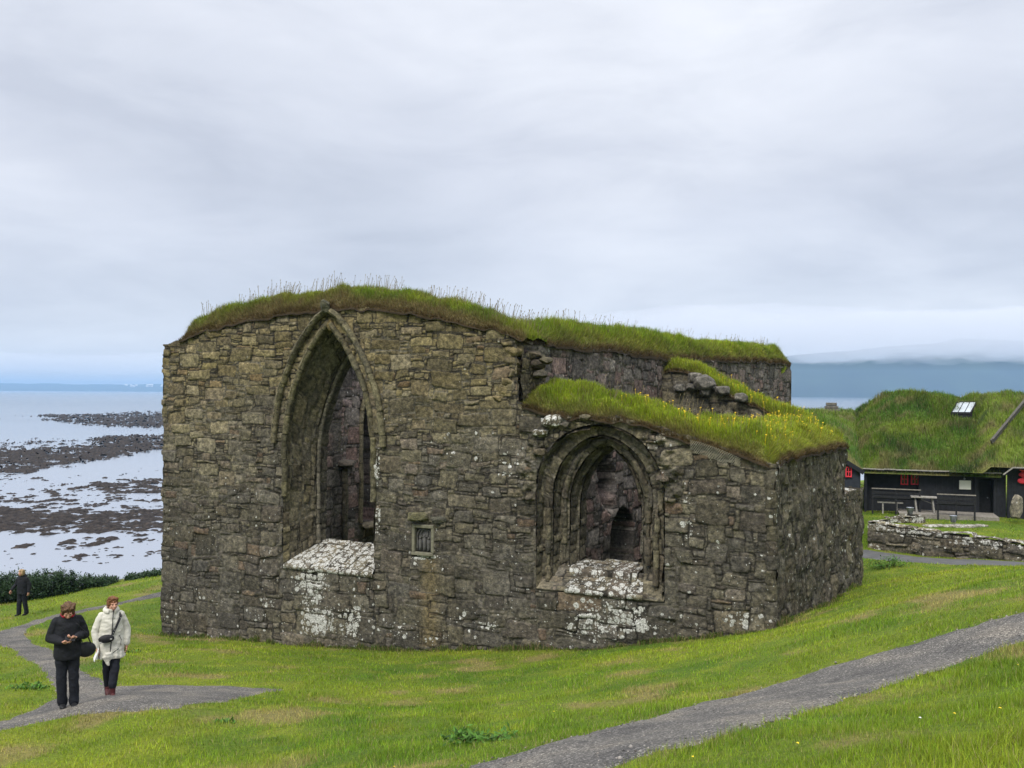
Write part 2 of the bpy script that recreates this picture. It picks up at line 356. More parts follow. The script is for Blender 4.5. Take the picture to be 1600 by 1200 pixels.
# ------------------------------------------------------------------ paths laid on the ground
def poly_sd(x, y, poly):
    """signed distance to a closed polygon, + inside"""
    best = np.full(x.shape, 1e9); ins = np.zeros(x.shape, bool); n = len(poly)
    for i in range(n):
        ax, ay = poly[i]; bx, by = poly[(i+1) % n]; dx, dy = bx-ax, by-ay
        t = np.clip(((x-ax)*dx+(y-ay)*dy)/(dx*dx+dy*dy+1e-12), 0, 1)
        best = np.minimum(best, np.hypot(x-(ax+t*dx), y-(ay+t*dy)))
        c = ((ay > y) != (by > y)) & (x < (bx-ax)*(y-ay)/(by-ay+1e-12)+ax); ins ^= c
    return np.where(ins, best, -best)
PXA = [(690, 1240), (740, 1196), (850, 1165), (1000, 1128), (1100, 1100), (1200, 1073), (1300, 1043), (1400, 1012), (1500, 985), (1600, 957), (1750, 922),
       (1750, 948), (1600, 1002), (1500, 1035), (1400, 1068), (1300, 1098), (1200, 1130), (1100, 1158), (960, 1200), (890, 1240)]
PXB = [(256, 925), (169, 944), (97, 959), (48, 971), (0, 987), (-60, 1000), (-60, 1022), (0, 1007), (24, 1017), (48, 1034), (68, 1053), (85, 1072), (88, 1092), (48, 1110), (24, 1120), (0, 1128), (-60, 1145),
       (-60, 1162), (0, 1142), (72, 1126), (145, 1116), (217, 1113), (280, 1106), (350, 1097), (400, 1086), (436, 1078), (350, 1073), (280, 1072), (181, 1073), (150, 1060), (123, 1044), (82, 1017), (46, 1001), (39, 990), (43, 981), (80, 968), (121, 959), (198, 943), (256, 932)]
def topoly(px):
    px = np.array(px, float); return hit(px[:, 0], px[:, 1])
PA = topoly(PXA); PB = topoly(PXB)
# the asphalt road, set out straight from the wall foot
RD = np.array([RW0+RWN*.6-RWD*9, RW0+RWN*.5-RWD*1, RW0+RWN*.35+RWD*3, RW0+RWN*.3+RWD*30, RW0+RWN*3.2+RWD*30, RW0+RWN*2.9+RWD*5, RW0+RWN*2.4+RWD*1, RW0+RWN*1.3-RWD*2.5, RW0+RWN*1.5-RWD*9])
def path_sd(x, y):
    wob = .13*fbm(x/.35, y/.35, 71, 3)
    return np.maximum(np.maximum(poly_sd(x, y, PA), poly_sd(x, y, PB)), poly_sd(x, y, RD))+wob
def path_mesh(name, poly, step, mat, **k):
    x0, y0 = poly.min(0)-.4; x1, y1 = poly.max(0)+.4
    xs = np.arange(x0, x1, step); ys = np.arange(y0, y1, step); X, Y = np.meshgrid(xs, ys)
    sd = poly_sd(X, Y, poly)+.13*fbm(X/.35, Y/.35, 71, 3)
    Z = gz(X, Y)+np.clip(sd*.25, -.05, .018)+.008*fbm(X/.5, Y/.5, 9, 2)*(sd > .1)
    V = np.stack([X, Y, Z], -1).reshape(-1, 3); Fc = grid_faces(*X.shape, valid=sd > -.14)
    V, Fc = compact(V, Fc)
    return link(name, mesh_np(name, V, Fc), mat, smooth=True, **k)
path_mesh('gravel_path', PA, .05, M_GRAVEL, kind='structure')
path_mesh('gravel_path', PB, .09, M_GRAVEL, kind='structure')
M_ASPH = simple('asphalt', (.115, .118, .122), .9, (.085, .087, .09), 3, .4, 90)
path_mesh('road', RD, .14, M_ASPH, kind='structure')
# ------------------------------------------------------------------ the ground sheet
def lawn_col(x, y, seed=0):
    n1 = fbm(x/2.6, y/2.6, 21, 4); n2 = fbm(x/.55, y/.55, 33, 3); n3 = fbm(x/6, y/6, 44, 3)
    g1 = np.array([.110, .205, .014]); g2 = np.array([.215, .290, .018]); g3 = np.array([.31, .345, .032]); dry = np.array([.34, .27, .11])
    k = np.clip(.5+.9*n1+.35*n3, 0, 1)[..., None]; c = g1*(1-k)+g2*k
    k = np.clip(n2*1.2+.3*n3+.15, 0, 1)[..., None]; c = c*(1-k*.7)+g3*k*.7
    # straw patches: the crest on the right, wall foot, path edges
    crest = np.exp(-(((x-6.8)-(y-13)*.35)/2.2)**2-((y-16.5)/3.2)**2)
    foot = np.exp(-((x+10.3)/2.6)**2-((y-29.6)/.45)**2)*.8
    d = fbm(x/1.1, y/1.4, 55, 4)*1.45+.40*crest*(1+1.5*fbm(x/.45, y/.9, 56, 3))+foot-.46+.10*n3
    k = np.clip(d*2.6, 0, .75)[..., None]; c = c*(1-k)+dry*k
    return c
def big_ground():
    # fine near sheet
    C = lawn_col(GXX, GYY); 
    V = np.stack([GXX, GYY, GZ], -1).reshape(-1, 3); Fc = grid_faces(*GXX.shape)
    n0 = len(V)
    # coarse continuation in rings stitched outside (the sheet runs on under the sea)
    ob = [(GX0, GY0, GX1, GY1)]
    me = mesh_np('ground', V, Fc, C.reshape(-1, 3)*.55)
    return link('ground', me, M_SOD, smooth=True, kind='structure')
big_ground()
def outer_ground():
    xs = np.unique(np.r_[-4000, -2000, -1000, -500, -300, np.arange(-200, GX0-1, 6), GX0, GX1, np.arange(GX1+4, 200, 6), 300, 500, 1000, 2000, 4000])
    xs = np.unique(np.r_[xs, np.arange(GX0, GX1+.1, 4.083333)])
    ys = np.unique(np.r_[-4000, -2000, -1000, -500, -200, np.arange(-120, GY0-1, 6), np.arange(GY0, GY1+.1, 4.0), np.arange(GY1+4, 160, 6), 300, 600, 1500, 4000, 12000])
    X, Y = np.meshgrid(xs, ys)
    Z = ground(X, Y)
    inn = (X > GX0+.2) & (X < GX1-.2) & (Y > GY0+.2) & (Y < GY1-.2)
    edge = (X >= GX0-.2) & (X <= GX1+.2) & (Y >= GY0-.2) & (Y <= GY1+.2)
    Z = np.where(edge, Z-.25, Z)
    Z = np.where(inn, Z-1.2, Z)
    far = np.hypot(X, Y); Z = np.where(far > 260, np.minimum(Z, 60), Z)
    V = np.stack([X, Y, Z], -1).reshape(-1, 3)
    link('terrain', mesh_np('terrain', V, grid_faces(*X.shape), lawn_col(X, Y).reshape(-1, 3)*.8), M_SOD, smooth=True, kind='structure')
outer_ground()
# ------------------------------------------------------------------ grass
def blades(name, B, h, wd, col, mat=None, parent=None, two=False, lean=.35, nrm=None, **k):
    """B (n,3) feet; h, wd (n,) ; col (n,3). one bent blade each"""
    n = len(B); a = RNG.uniform(0, 2*np.pi, n); ln = RNG.normal(0, lean, n)
    dx, dy = np.cos(a), np.sin(a)
    if nrm is None: up = np.tile([0, 0, 1.], (n, 1))
    else: up = nrm*.45+np.array([0, 0, .8]); up /= np.linalg.norm(up, axis=1)[:, None]
    side = np.stack([-dy, dx, np.zeros(n)], 1); fw = np.stack([dx, dy, np.zeros(n)], 1)
    tip = B+up*h[:, None]*.95+fw*(ln*h)[:, None]
    s = side*(wd*.5)[:, None]
    if two:
        mid = B+up*(h*.6)[:, None]+fw*(ln*h*.25)[:, None]
        V = np.stack([B-s, B+s, mid+s*.75, mid-s*.75, tip], 1).reshape(-1, 3); i = np.arange(n)[:, None]*5
        Fc = np.concatenate([i+np.array([0, 1, 2]), i+np.array([0, 2, 3]), i+np.array([3, 2, 4])]); r = 5
    else:
        V = np.stack([B-s, B+s, tip], 1).reshape(-1, 3); Fc = np.arange(n*3).reshape(-1, 3); r = 3
    C = np.repeat(col, r, 0)
    if two: C = C.reshape(n, r, 3); C[:, 4] *= 1.15; C = C.reshape(-1, 3)
    return link(name, mesh_np(name, V, Fc, C), mat or M_BLADE, parent, **k)
CH_O, CH_D = np.array([0, 25.5]), np.array([math.cos(math.radians(25)), -math.sin(math.radians(25))])
def in_church(x, y):
    # behind the front face and between the outer side faces
    nx, ny = -CH_D[1], CH_D[0]
    s = (x-CH_O[0])*CH_D[0]+(y-CH_O[1])*CH_D[1]; t = (x-CH_O[0])*nx+(y-CH_O[1])*ny
    sk = math.tan(math.radians(8))
    return (t > .02) & (t < 27) & (s > -13.4+t*sk) & (s < np.where(t < 10.8, 7.3, 0)+t*sk)
def lawn():
    n = 620000
    D = np.exp(RNG.uniform(math.log(2.7), math.log(60), n)); X = RNG.uniform(-.66, .68, n); x = X*D; y = D
    sd = path_sd(x, y); keep = (sd < -.03+.05*RNG.normal(0, 1, n)+RNG.exponential(.045, n)*(RNG.random(n) < .35))
    keep &= ~in_church(x, y)
    keep &= seg_sd(x, y, COAST) < .5
    # nothing under the houses' and walls' footprint
    x, y, D, sd = x[keep], y[keep], D[keep], sd[keep]; n = len(x)
    z = gz(x, y)
    C = 1.1*lawn_col(x+RNG.normal(0, .16, n), y+RNG.normal(0, .22, n))*(RNG.uniform(.5, 1.5, n)*(1+.30*fbm(x/.8, y/.8, 62, 3)))[:, None]*RNG.uniform(.9, 1.1, (n, 3))
    straw = (RNG.random(n) < .07+.25*np.exp(-np.abs(sd)/.10)); C[straw] = np.array([.34, .29, .13])*RNG.uniform(.6, 1.2, (straw.sum(), 1))
    lum = fbm(x/.6, y/.6, 61, 3); tuft = np.clip(.9+.9*lum, .45, 1.8)
    h = RNG.uniform(.03, .075, n)*tuft*np.where(D > 25, 1.25, 1)
    wd = np.maximum(.0045, .00075*D)*RNG.uniform(.7, 1.3, n)
    blades('lawn_grass', np.stack([x, y, z-.006], 1), h, wd, C, lean=.55, kind='stuff', label='short green lawn grass with straw coloured patches')
lawn()

def pebbles():
    n = 9000; D = np.exp(RNG.uniform(math.log(5), math.log(22), n)); x = RNG.uniform(-.66, .68, n)*D; y = D; sd = path_sd(x, y); k = (sd > -.10) & (sd < .9) & (RNG.random(n) < np.exp(-np.abs(sd-.05)/.35)+.15); x, y = x[k], y[k]; n = len(x)
    z = gz(x, y)+.018; r = RNG.uniform(.006, .017, n)*np.where(RNG.random(n) < .06, 2.0, 1); oc = np.array([[1, 0, 0], [-1, 0, 0], [0, 1, 0], [0, -1, 0], [0, 0, .7], [0, 0, -.7]], float)
    a = RNG.uniform(0, 6.28, n); ca, sa = np.cos(a)[:, None], np.sin(a)[:, None]; o = oc[None]*RNG.uniform(.6, 1.3, (n, 6, 1)); X = o[..., 0]*ca-o[..., 1]*sa; Y = o[..., 0]*sa+o[..., 1]*ca
    V = np.stack([X, Y, o[..., 2]], -1)*r[:, None, None]+np.stack([x, y, z], -1)[:, None]
    f = np.array([[0, 2, 4], [2, 1, 4], [1, 3, 4], [3, 0, 4], [2, 0, 5], [1, 2, 5], [3, 1, 5], [0, 3, 5]]); Fc = (np.arange(n)[:, None, None]*6+f[None]).reshape(-1, 3)
    C = np.repeat(np.array([.16, .15, .14])*RNG.uniform(.4, 2.2, (n, 1)), 6, 0)
    link('loose_gravel', mesh_np('loose_gravel', V.reshape(-1, 3), Fc, C), M_SOD, kind='stuff', label='loose pebbles scattered on the gravel paths')
pebbles()
def lawn_flowers():
    m, t, bb = newmat('small_petals'); at = N(t, 'ShaderNodeAttribute', attribute_name='col'); L(t, at, 0, bb, 'Base Color')
    n = 60; D = np.exp(RNG.uniform(math.log(5.5), math.log(26), n)); x = RNG.uniform(-.6, .6, n)*D; y = D; k = (path_sd(x, y) < -.2) & ~in_church(x, y); x, y, D = x[k], y[k], D[k]; n = len(x)
    z = gz(x, y)+RNG.uniform(.05, .08, n); r = RNG.uniform(.007, .011, n); t6 = np.linspace(0, 2*np.pi, 6, endpoint=False)
    ring = np.stack([np.cos(t6), np.sin(t6), .25*np.sin(t6*2)], -1); V = np.concatenate([(ring[None]*r[:, None, None]), np.array([[[0, 0, 1.]]])*r[:, None, None]*.5], 1)+np.stack([x, y, z], -1)[:, None]
    Fc = (np.arange(n)[:, None, None]*7+np.array([[i, (i+1) % 6, 6] for i in range(6)])[None]).reshape(-1, 3)
    C = np.repeat(np.where(RNG.random((n, 1)) < .9, np.array([[.75, .55, .02]]), np.array([[.75, .75, .70]])), 7, 0)
    link('lawn_flowers', mesh_np('lawn_flowers', V.reshape(-1, 3), Fc, C), m, kind='stuff', label='tiny yellow and white flowers dotted in the lawn')
lawn_flowers()
# ------------------------------------------------------------------ masonry
class Layout:
    """random rubble: rectangles packed on a unit grid, sampled with a warped lookup"""
    def __init__(s, W, H, seed, uw=.11, uh=.085, wr=(2, 6), hr=(2, 4), big=None, warp=.055, vert=False, gap=.012, x0=0, y0=0):
        s.x0, s.y0, s.uw, s.uh, s.seed, s.warp, s.gap = x0, y0, uw, uh, seed, warp, gap
        f = 2; uw = uw/f; uh = uh/f; s.uw, s.uh = uw, uh
        nx, ny = int(W/uw)+4, int(H/uh)+4; s.nx, s.ny = nx, ny
        rnd = random.Random(seed); ids = -np.ones((ny, nx), int); R = []
        def rng_at(i, j):
            a, b = wr, hr
            if big:
                bb = big(x0+i*uw, y0+j*uh)
                if bb: a, b = bb
            return a, b
        area = nx*ny
        for sc, frac in ((1.25, .30), (.85, .42)):
            goal = area*frac; got = 0
            for _ in range(int(area/6)):
                i, j = rnd.randrange(nx), rnd.randrange(ny); (a0, a1), (b0, b1) = rng_at(i, j)
                w_ = int(rnd.uniform((a0+a1)/2, a1+.9)*f*sc); h_ = int(rnd.uniform((b0+b1)/2, b1+.7)*f*sc)
                if i+w_ > nx or j+h_ > ny or (ids[j:j+h_, i:i+w_] >= 0).any(): continue
                ids[j:j+h_, i:i+w_] = len(R); R.append((i, j, w_, h_)); got += w_*h_
                if got > goal: break
        for j in range(ny):
            i = 0
            while i < nx:
                if ids[j, i] >= 0: i += 1; continue
                a, b = rng_at(i, j); w_ = max(2, int(rnd.uniform(a[0]*.8, (a[0]+a[1])*.62)*f)); h_ = max(1, int(rnd.uniform(b[0]*.5, (b[0]+b[1])*.5)*f))
                k = 0
                while k < w_ and i+k < nx and ids[j, i+k] < 0: k += 1
                w_ = k; h = 1
                while h < h_ and j+h < ny and (ids[j+h, i:i+w_] < 0).all(): h += 1
                ids[j:j+h, i:i+w_] = len(R); R.append((i, j, w_, h)); i += w_
        s.ids = ids; R = np.array(R, float); s.R = R; n = len(R); r = np.random.default_rng(seed)
        s.off = r.normal(0, .014, n); s.tx = r.normal(0, .06, n); s.ty = r.normal(0, .05, n); s.rot = r.normal(0, .05, n); s.g = r.uniform(-.3, 1.0, n)*gap
        s.rnd = r.random((n, 4)); s.skx = r.normal(0, .10, n)
    def sample(s, x, y):
        """-> height (m), id, edge distance (m)"""
        wx = x+s.warp*1.15*fbm(x/.30, y/.34, s.seed+1, 3)+s.warp*.9*vn(x/1.3, y/1.1, s.seed+11); wy = y+s.warp*.8*fbm(x/.50, y/.30, s.seed+2, 3)+s.warp*.8*vn(x/1.5, y/1.2, s.seed+12)
        i = np.clip(((wx-s.x0)/s.uw).astype(int), 0, s.nx-1); j = np.clip(((wy-s.y0)/s.uh).astype(int), 0, s.ny-1)
        k = s.ids[j, i]; R = s.R[k]
        cx = s.x0+(R[..., 0]+R[..., 2]/2)*s.uw; cy = s.y0+(R[..., 1]+R[..., 3]/2)*s.uh
        hw = R[..., 2]/2*s.uw; hh = R[..., 3]/2*s.uh
        px, py = wx-cx, wy-cy; mn = np.minimum(hw, hh); px = px+s.skx[k]*py; py = py+s.rot[k]*px
        rad = .30*np.minimum(hw, hh)
        qx = np.abs(px)-(hw-rad-s.g[k]); qy = np.abs(py)-(hh-rad-s.g[k])
        sd = np.hypot(np.maximum(qx, 0), np.maximum(qy, 0))+np.minimum(np.maximum(qx, qy), 0)-rad
        e = -sd                                             # >0 inside the stone
        h = .030*np.sqrt(np.clip(e/.028, 0, 1))*(.75+.25*np.clip(e/.12, 0, 1))
        ins = sstep(0, .02, e)
        h = h+ins*(s.off[k]+s.tx[k]*px+s.ty[k]*py)
        h = h+ins*.013*fbm(x/.13, y/.13, s.seed+5, 3)+.007*fbm(x/.05, y/.05, s.seed+6, 2)
        return h, k, e
PAL = .5*np.array([.146, .134, .105])+.5*np.array([1.08, 1.05, 1.08])*np.array([[.130, .120, .074], [.114, .107, .080], [.132, .108, .070], [.098, .094, .084], [.148, .136, .082], [.108, .086, .072], [.088, .086, .080], [.160, .144, .096]])
def stone_rgb(L_, k, e, x, y, dark=0., olive=0., pal=PAL):
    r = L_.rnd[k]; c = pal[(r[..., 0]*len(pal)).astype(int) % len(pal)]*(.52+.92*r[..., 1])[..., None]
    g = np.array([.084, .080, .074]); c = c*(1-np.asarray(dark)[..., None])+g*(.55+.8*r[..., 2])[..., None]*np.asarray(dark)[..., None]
    o = np.array([.205, .168, .078]); oo = np.asarray(olive)[..., None]*(.35+.6*r[..., 3])[..., None]; c = c*(1-oo)+o*(.65+.6*r[..., 1])[..., None]*oo
    f = fbm(x/.11, y/.11, 77, 4); c = c*np.clip(1+.55*f, .4, 1.8)[..., None]
    # joints: mostly dark cracks, pale mortar in places
    mp = np.clip(fbm(x/.9, y/.7, 88, 3)*2.4+.22, 0, 1)
    mort = np.array([.030, .028, .024])*(1-mp[..., None])+np.array([.115, .108, .088])*mp[..., None]
    t = sstep(.021, .003, e)[..., None]
    return c*(1-t)+mort*t
def stone_surface(name, Pg, X, Y, lay, parent=None, valid=None, flip=False, amp=1., dark=0., olive=0., lich=.02, nrm=None, tint=None, extra_h=None, pal=PAL, mat=None, **kw):
    """Pg (M,N,3) smooth surface, X,Y texture coordinates in metres. displaced along the normal"""
    M, Nn = X.shape
    h, k, e = lay.sample(X, Y)
    if nrm is None:
        du = np.gradient(Pg, axis=1); dv = np.gradient(Pg, axis=0); n = np.cross(du, dv); n /= np.linalg.norm(n, axis=-1, keepdims=True)+1e-9
        if flip: n = -n
    else: n = np.broadcast_to(np.asarray(nrm, float), Pg.shape)
    H = h*amp+(0 if extra_h is None else extra_h)
    V = Pg+n*H[..., None]
    one = np.ones_like(X)
    C = stone_rgb(lay, k, e, X, Y, dark*one, olive*one, pal)
    if tint is not None: C = tint(C, X, Y, k, e)
    Lc = lich*one*np.where(e > .012, 1, .25)
    Fc = grid_faces(M, Nn, valid, flip)
    V = V.reshape(-1, 3); C = C.reshape(-1, 3); Lc = Lc.ravel()
    V, Fc, C, Lc = compact(V, Fc, C, Lc)
    return link(name, mesh_np(name, V, Fc, C, {'lich': Lc}), mat or M_STONE, parent, smooth=True, **kw)
class Wall:
    def __init__(s, O, ang, side=1):
        """O ground point, ang heading of +s in degrees; n = outward normal"""
        s.O = np.array([O[0], O[1], 0.]); a = math.radians(ang); s.d = np.array([math.cos(a), math.sin(a), 0]); s.n = side*np.array([s.d[1], -s.d[0], 0])
    def p(s, q, z, off=0):
        q = np.asarray(q, float); z = np.asarray(z, float); off = np.asarray(off, float)
        q, z, off = np.broadcast_arrays(q, z, off)
        return s.O+q[..., None]*s.d+off[..., None]*s.n+np.stack([np.zeros_like(z), np.zeros_like(z), z], -1)
    def pix(s, u, v, off=0):
        a, b = ray(u, v); O = s.O+s.n*off       # (a D - Ox) n.x + (D-Oy) n.y = 0
        D = (O[0]*s.n[0]+O[1]*s.n[1])/(a*s.n[0]+s.n[1])
        q = (a*D-s.O[0])*s.d[0]+(D-s.O[1])*s.d[1]
        return q, CZ+b*D
    def prof(s, pts, off=0):
        """pixel profile -> interpolating function of s"""
        u, v = np.array(pts, float).T; q, z = s.pix(u, v, off); o = np.argsort(q)
        q, z = q[o], z[o]; return lambda x: np.interp(x, q, z)
FW = Wall((0, 25.5), -25)           # face towards the camera
NW = Wall((0, 25.5), 57)            # nave side wall (outside face)
SW = Wall((6.57, 22.44), 57)        # chapel side wall
SO = FW.p(-13.35, 0)[:2]
SO = np.array(SO) if len(SO) == 2 else FW.p(-13.35, 0)
SSW = Wall((FW.p(-13.35, 0)[0], FW.p(-13.35, 0)[1]), 57, -1)   # seaward side wall, outward to the left
BW = Wall((NW.p(10.5, 0)[0], NW.p(10.5, 0)[1]), -26.5)         # chapel back wall
church = empty('church_ruin', (0, 25.5, CZ-7.6), label='roofless medieval church ruin of dark mossy stone with grass growing on its wall tops', cat='ruin')
def adopt(o):
    o.parent = church; o.matrix_parent_inverse = Matrix.Translation((0, -25.5, -(CZ-7.6)))
    return o
def arch_outline(c, hw, zs, zspring, rise, n_arc=26, n_side=22):
    """from bottom left up over the apex to bottom right: (s,z)"""
    R = (hw*hw+rise*rise)/(2*hw)
    pts = [(c-hw, z) for z in np.linspace(zs, zspring, n_side, endpoint=False)]
    t = np.linspace(0, rise, n_arc); t = rise*np.sin(np.linspace(0, math.pi/2, n_arc))*0+np.linspace(0, rise, n_arc)
    xl = (R-np.sqrt(np.maximum(R*R-t*t, 0)))
    pts += [(c-hw+a, zspring+b) for a, b in zip(xl, t)]
    pts += [(c+hw-a, zspring+b) for a, b in zip(xl[::-1][1:], t[::-1][1:])]
    pts += [(c+hw, z) for z in np.linspace(zspring, zs, n_side+1)[1:]]
    return np.array(pts)
def inside_arch(S, Z, c, hw, zs, zspring, rise, grow=0):
    hw = hw+grow; R = (hw*hw+(rise+grow)**2)/(2*hw); t = np.clip(Z-zspring, 0, None)
    lim = np.where(t < rise+grow, hw-(R-np.sqrt(np.maximum(R*R-t*t, 0))), -1)
    return (np.abs(S-c) < lim) & (Z > zs)
def resample(pts, step):
    d = np.r_[0, np.cumsum(np.linalg.norm(np.diff(pts, axis=0), axis=1))]; n = max(3, int(d[-1]/step)); t = np.linspace(0, d[-1], n)
    return np.stack([np.interp(t, d, pts[:, i]) for i in range(pts.shape[1])], 1), t
# window measurements, on the front face
q1 = lambda u, v: FW.pix(u, v)
cw1 = -6.36; hw1 = 1.76; z1s = FW.pix(520, 890)[1]; z1sp = FW.pix(440, 700)[1]; z1r = FW.pix(516, 500)[1]-z1sp
T1 = 1.25; b1 = 1.19
z1b_s = FW.pix(540, 849, -T1)[1]; z1b_sp = z1sp-.55; z1b_r = FW.pix(551, 556, -T1)[1]-z1b_sp
cw2 = 2.62; hw2 = 1.84; z2s = FW.pix(940, 931)[1]; z2sp = FW.pix(840, 764)[1]; z2r = FW.pix(938, 664)[1]-z2sp
T2 = 1.05; b2 = .93
z2b_s = FW.pix(950, 880, -T2)[1]; z2b_sp = FW.pix(905, 790, -T2)[1]; z2b_r = FW.pix(947, 697, -T2)[1]-z2b_sp
W1 = (cw1, hw1, z1s, z1sp, z1r); W1B = (cw1, b1, z1b_s, z1b_sp, z1b_r)
W2 = (cw2, hw2, z2s, z2sp, z2r); W2B = (cw2, b2, z2b_s, z2b_sp, z2b_r)
TOPF = FW.prof([(240, 540), (262, 537), (278, 534), (290, 527), (330, 512), (400, 497), (470, 487), (512, 480), (560, 481), (640, 488), (700, 498), (750, 509), (790, 520), (806, 534), (807, 560), (803, 590), (792, 612), (786, 622), (783, 626)][:14] + [(808, 545), (811, 628), (830, 636), (860, 647), (900, 650), (960, 651), (1000, 661), (1050, 673), (1100, 691), (1150, 706), (1180, 715), (1212, 723), (1240, 730)])
def front_wall():
    res = .025; s0, s1 = -13.35, 7.27; z0 = CZ-9.3; z1 = CZ+2.6
    S, Z = np.meshgrid(np.arange(s0, s1+.01, res), np.arange(z0, z1, res))
    def big(x, y):
        z = y-CZ
        lo = z < -5.2
        if x > 4.6: return ((2, 6), (2, 5))
        if lo: return ((3, 8), (2, 6))
        if z > -1.6: return ((2, 7), (1, 4))
        return ((2, 6), (1, 4))
    random.seed(3)
    lay = Layout(s1-s0+.6, z1-z0, 5, uw=.122, uh=.098, big=big, x0=s0-.3, y0=z0, warp=.07)
    U, Vp = proj(*np.moveaxis(FW.p(S, Z), -1, 0))
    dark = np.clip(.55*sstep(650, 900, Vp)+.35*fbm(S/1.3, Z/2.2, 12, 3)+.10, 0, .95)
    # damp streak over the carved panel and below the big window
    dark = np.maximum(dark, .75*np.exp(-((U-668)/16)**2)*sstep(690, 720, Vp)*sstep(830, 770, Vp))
    dark = np.maximum(dark, .8*sstep(.25, 0, S-s1+.2)*0)
    olive = np.clip(sstep(720, 560, Vp)*.75+.3*fbm(S/1.8, Z/1.5, 14, 3), 0, 1)*np.where(U < 800, 1, .45)
    def tint(C, X, Y, k, e):
        # brown weathered pilaster below the carved panel
        m = ((U > 645) & (U < 698) & (Vp > 872) & (Vp < 1010) & (e > .0)); b = np.exp(-((U-672)/14)**2)*m
        b2_ = sstep(700, 690, U)*sstep(640, 648, U)*((Vp > 800) & (Vp < 868))*.5
        bb = np.clip(b*.8+0, 0, 1)[..., None]
        C = C*(1-bb)+np.array([.155, .125, .070])*bb
        rd = (lay.rnd[k][..., 2] > .965)[..., None]*(e > .01)[..., None]*.35
        return C*(1-rd)+np.array([.155, .088, .050])*rd
    g = lambda u, v, ru, rv, a: a*np.exp(-(((U-u)/ru)**4)-(((Vp-v)/rv)**4))
    L_ = .045+.16*sstep(640, 900, Vp)*np.clip(.55+fbm(S/.8, Z/.8, 19, 3)*1.4, 0, 1)+.07*sstep(900, 1000, Vp)
    for a in [(487, 908, 27, 18, 1.0), (488, 935, 20, 14, .75), (500, 970, 30, 24, .95), (548, 972, 16, 25, .95), (420, 942, 14, 9, .6), (408, 965, 8, 8, .5), (940, 968, 58, 34, .74), (915, 968, 20, 18, .85), (995, 970, 18, 20, .85), (1160, 965, 40, 22, .42),
              (765, 978, 14, 7, .85), (720, 960, 12, 16, .5), (590, 730, 6, 28, .85), (589, 812, 5, 24, .85), (868, 657, 26, 9, .75), (1075, 770, 8, 18, .6), (1075, 830, 22, 22, .5), (665, 871, 24, 4, 1.1), (630, 985, 30, 16, .45), (715, 700, 60, 30, .25), (800, 720, 25, 30, .3), (1040, 690, 30, 30, .2)]:
        L_ = np.maximum(L_, g(*a))
    # deep joints / ragged relief near the small window's broken hood and at the chapel corner
    eh = .05*fbm(S/1.6, Z/1.3, 91, 2)
    rag = np.exp(-((np.hypot((S-cw2)/1.05, (Z-z2sp-.1)/1.05)-hw2-.20)/.30)**2)*(Z > z2sp-.3)
    eh = eh+rag*(.20*fbm(S/.20, Z/.20, 92, 4)+.05)
    rt = sstep(.9, 0, s1-S)
    # corner blocks stick out irregularly
    zz = np.floor(Z/.31+.3*vn(Z/2, 0, 5)); j = _h(zz.astype(int), zz.astype(int)*0, 4)
    S2 = S-.11*(j-.35)*sstep(.45, 0, S-s0); S2 = S2+.08*(_h(zz.astype(int)+9, zz.astype(int)*0, 6)-.4)*sstep(.4, 0, s1-S)
    valid = (Z < TOPF(S)+.05*vn(S/.4, 0, 2)+.02) & ~inside_arch(S, Z, *W1) & ~inside_arch(S, Z, *W2)
    pu = sstep(0, .1, 1)  # carved panel niche
    pa = FW.pix(662, 843); nn = (np.abs(S-pa[0]) < .36) & (np.abs(Z-pa[1]) < .47)
    valid &= ~((np.abs(S-pa[0]) < .31) & (np.abs(Z-pa[1]) < .42))
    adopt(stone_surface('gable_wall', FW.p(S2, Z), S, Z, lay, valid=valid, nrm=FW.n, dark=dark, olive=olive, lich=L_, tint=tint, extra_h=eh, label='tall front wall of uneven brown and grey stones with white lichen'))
    # inner face, coarse
    S, Z = np.meshgrid(np.arange(-11.8, 6.0, .06), np.arange(z0, z1, .06))
    v = (Z < TOPF(S)) & ~inside_arch(S, Z, *W1B) & ~inside_arch(S, Z, *W2B)
    v &= ~((S > 0-1.0) & (S < .6))
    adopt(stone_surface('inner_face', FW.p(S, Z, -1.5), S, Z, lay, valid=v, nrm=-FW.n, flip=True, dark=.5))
    for s_ in (s0+.05,):
        pass
front_wall()
LB = Layout(16, 6, 21, uw=.2, uh=.2, wr=(2, 3), hr=(2, 3), warp=.02, gap=.01)       # dressed blocks for jambs
LR = Layout(30, 12, 22, uw=.12, uh=.10, wr=(2, 6), hr=(1, 4), warp=.06)
def loft(name, outl_a, off_a, outl_b, off_b, step=.035, lay=LB, nd=None, rev=False, parent=None, **k):
    """surface between two outlines at two depths"""
    d = np.r_[0, np.cumsum(np.linalg.norm(np.diff(outl_a, axis=0), axis=1))]; n = int(d[-1]/step); t = np.linspace(0, d[-1], n)
    A = np.stack([np.interp(t, d, outl_a[:, i]) for i in (0, 1)], 1); B = np.stack([np.interp(t, d, outl_b[:, i]) for i in (0, 1)], 1)
    depth = math.hypot(off_b-off_a, np.linalg.norm(A-B, axis=1).mean()); m = nd or max(3, int(depth/step))
    f = np.linspace(0, 1, m)
    pa = FW.p(A[:, 0], A[:, 1], off_a); pb = FW.p(B[:, 0], B[:, 1], off_b)
    Pg = pa[None]*(1-f)[:, None, None]+pb[None]*f[:, None, None]
    X = np.broadcast_to(t[None], (m, n)); Y = np.broadcast_to((f*depth)[:, None], (m, n))
    o = stone_surface(name, Pg, X.copy(), Y+1.0, lay, flip=True, **k)
    return o
A1 = arch_outline(*W1); B1 = arch_outline(*W1B)
def lerp_o(a, b, f): return a*(1-f)+b*f
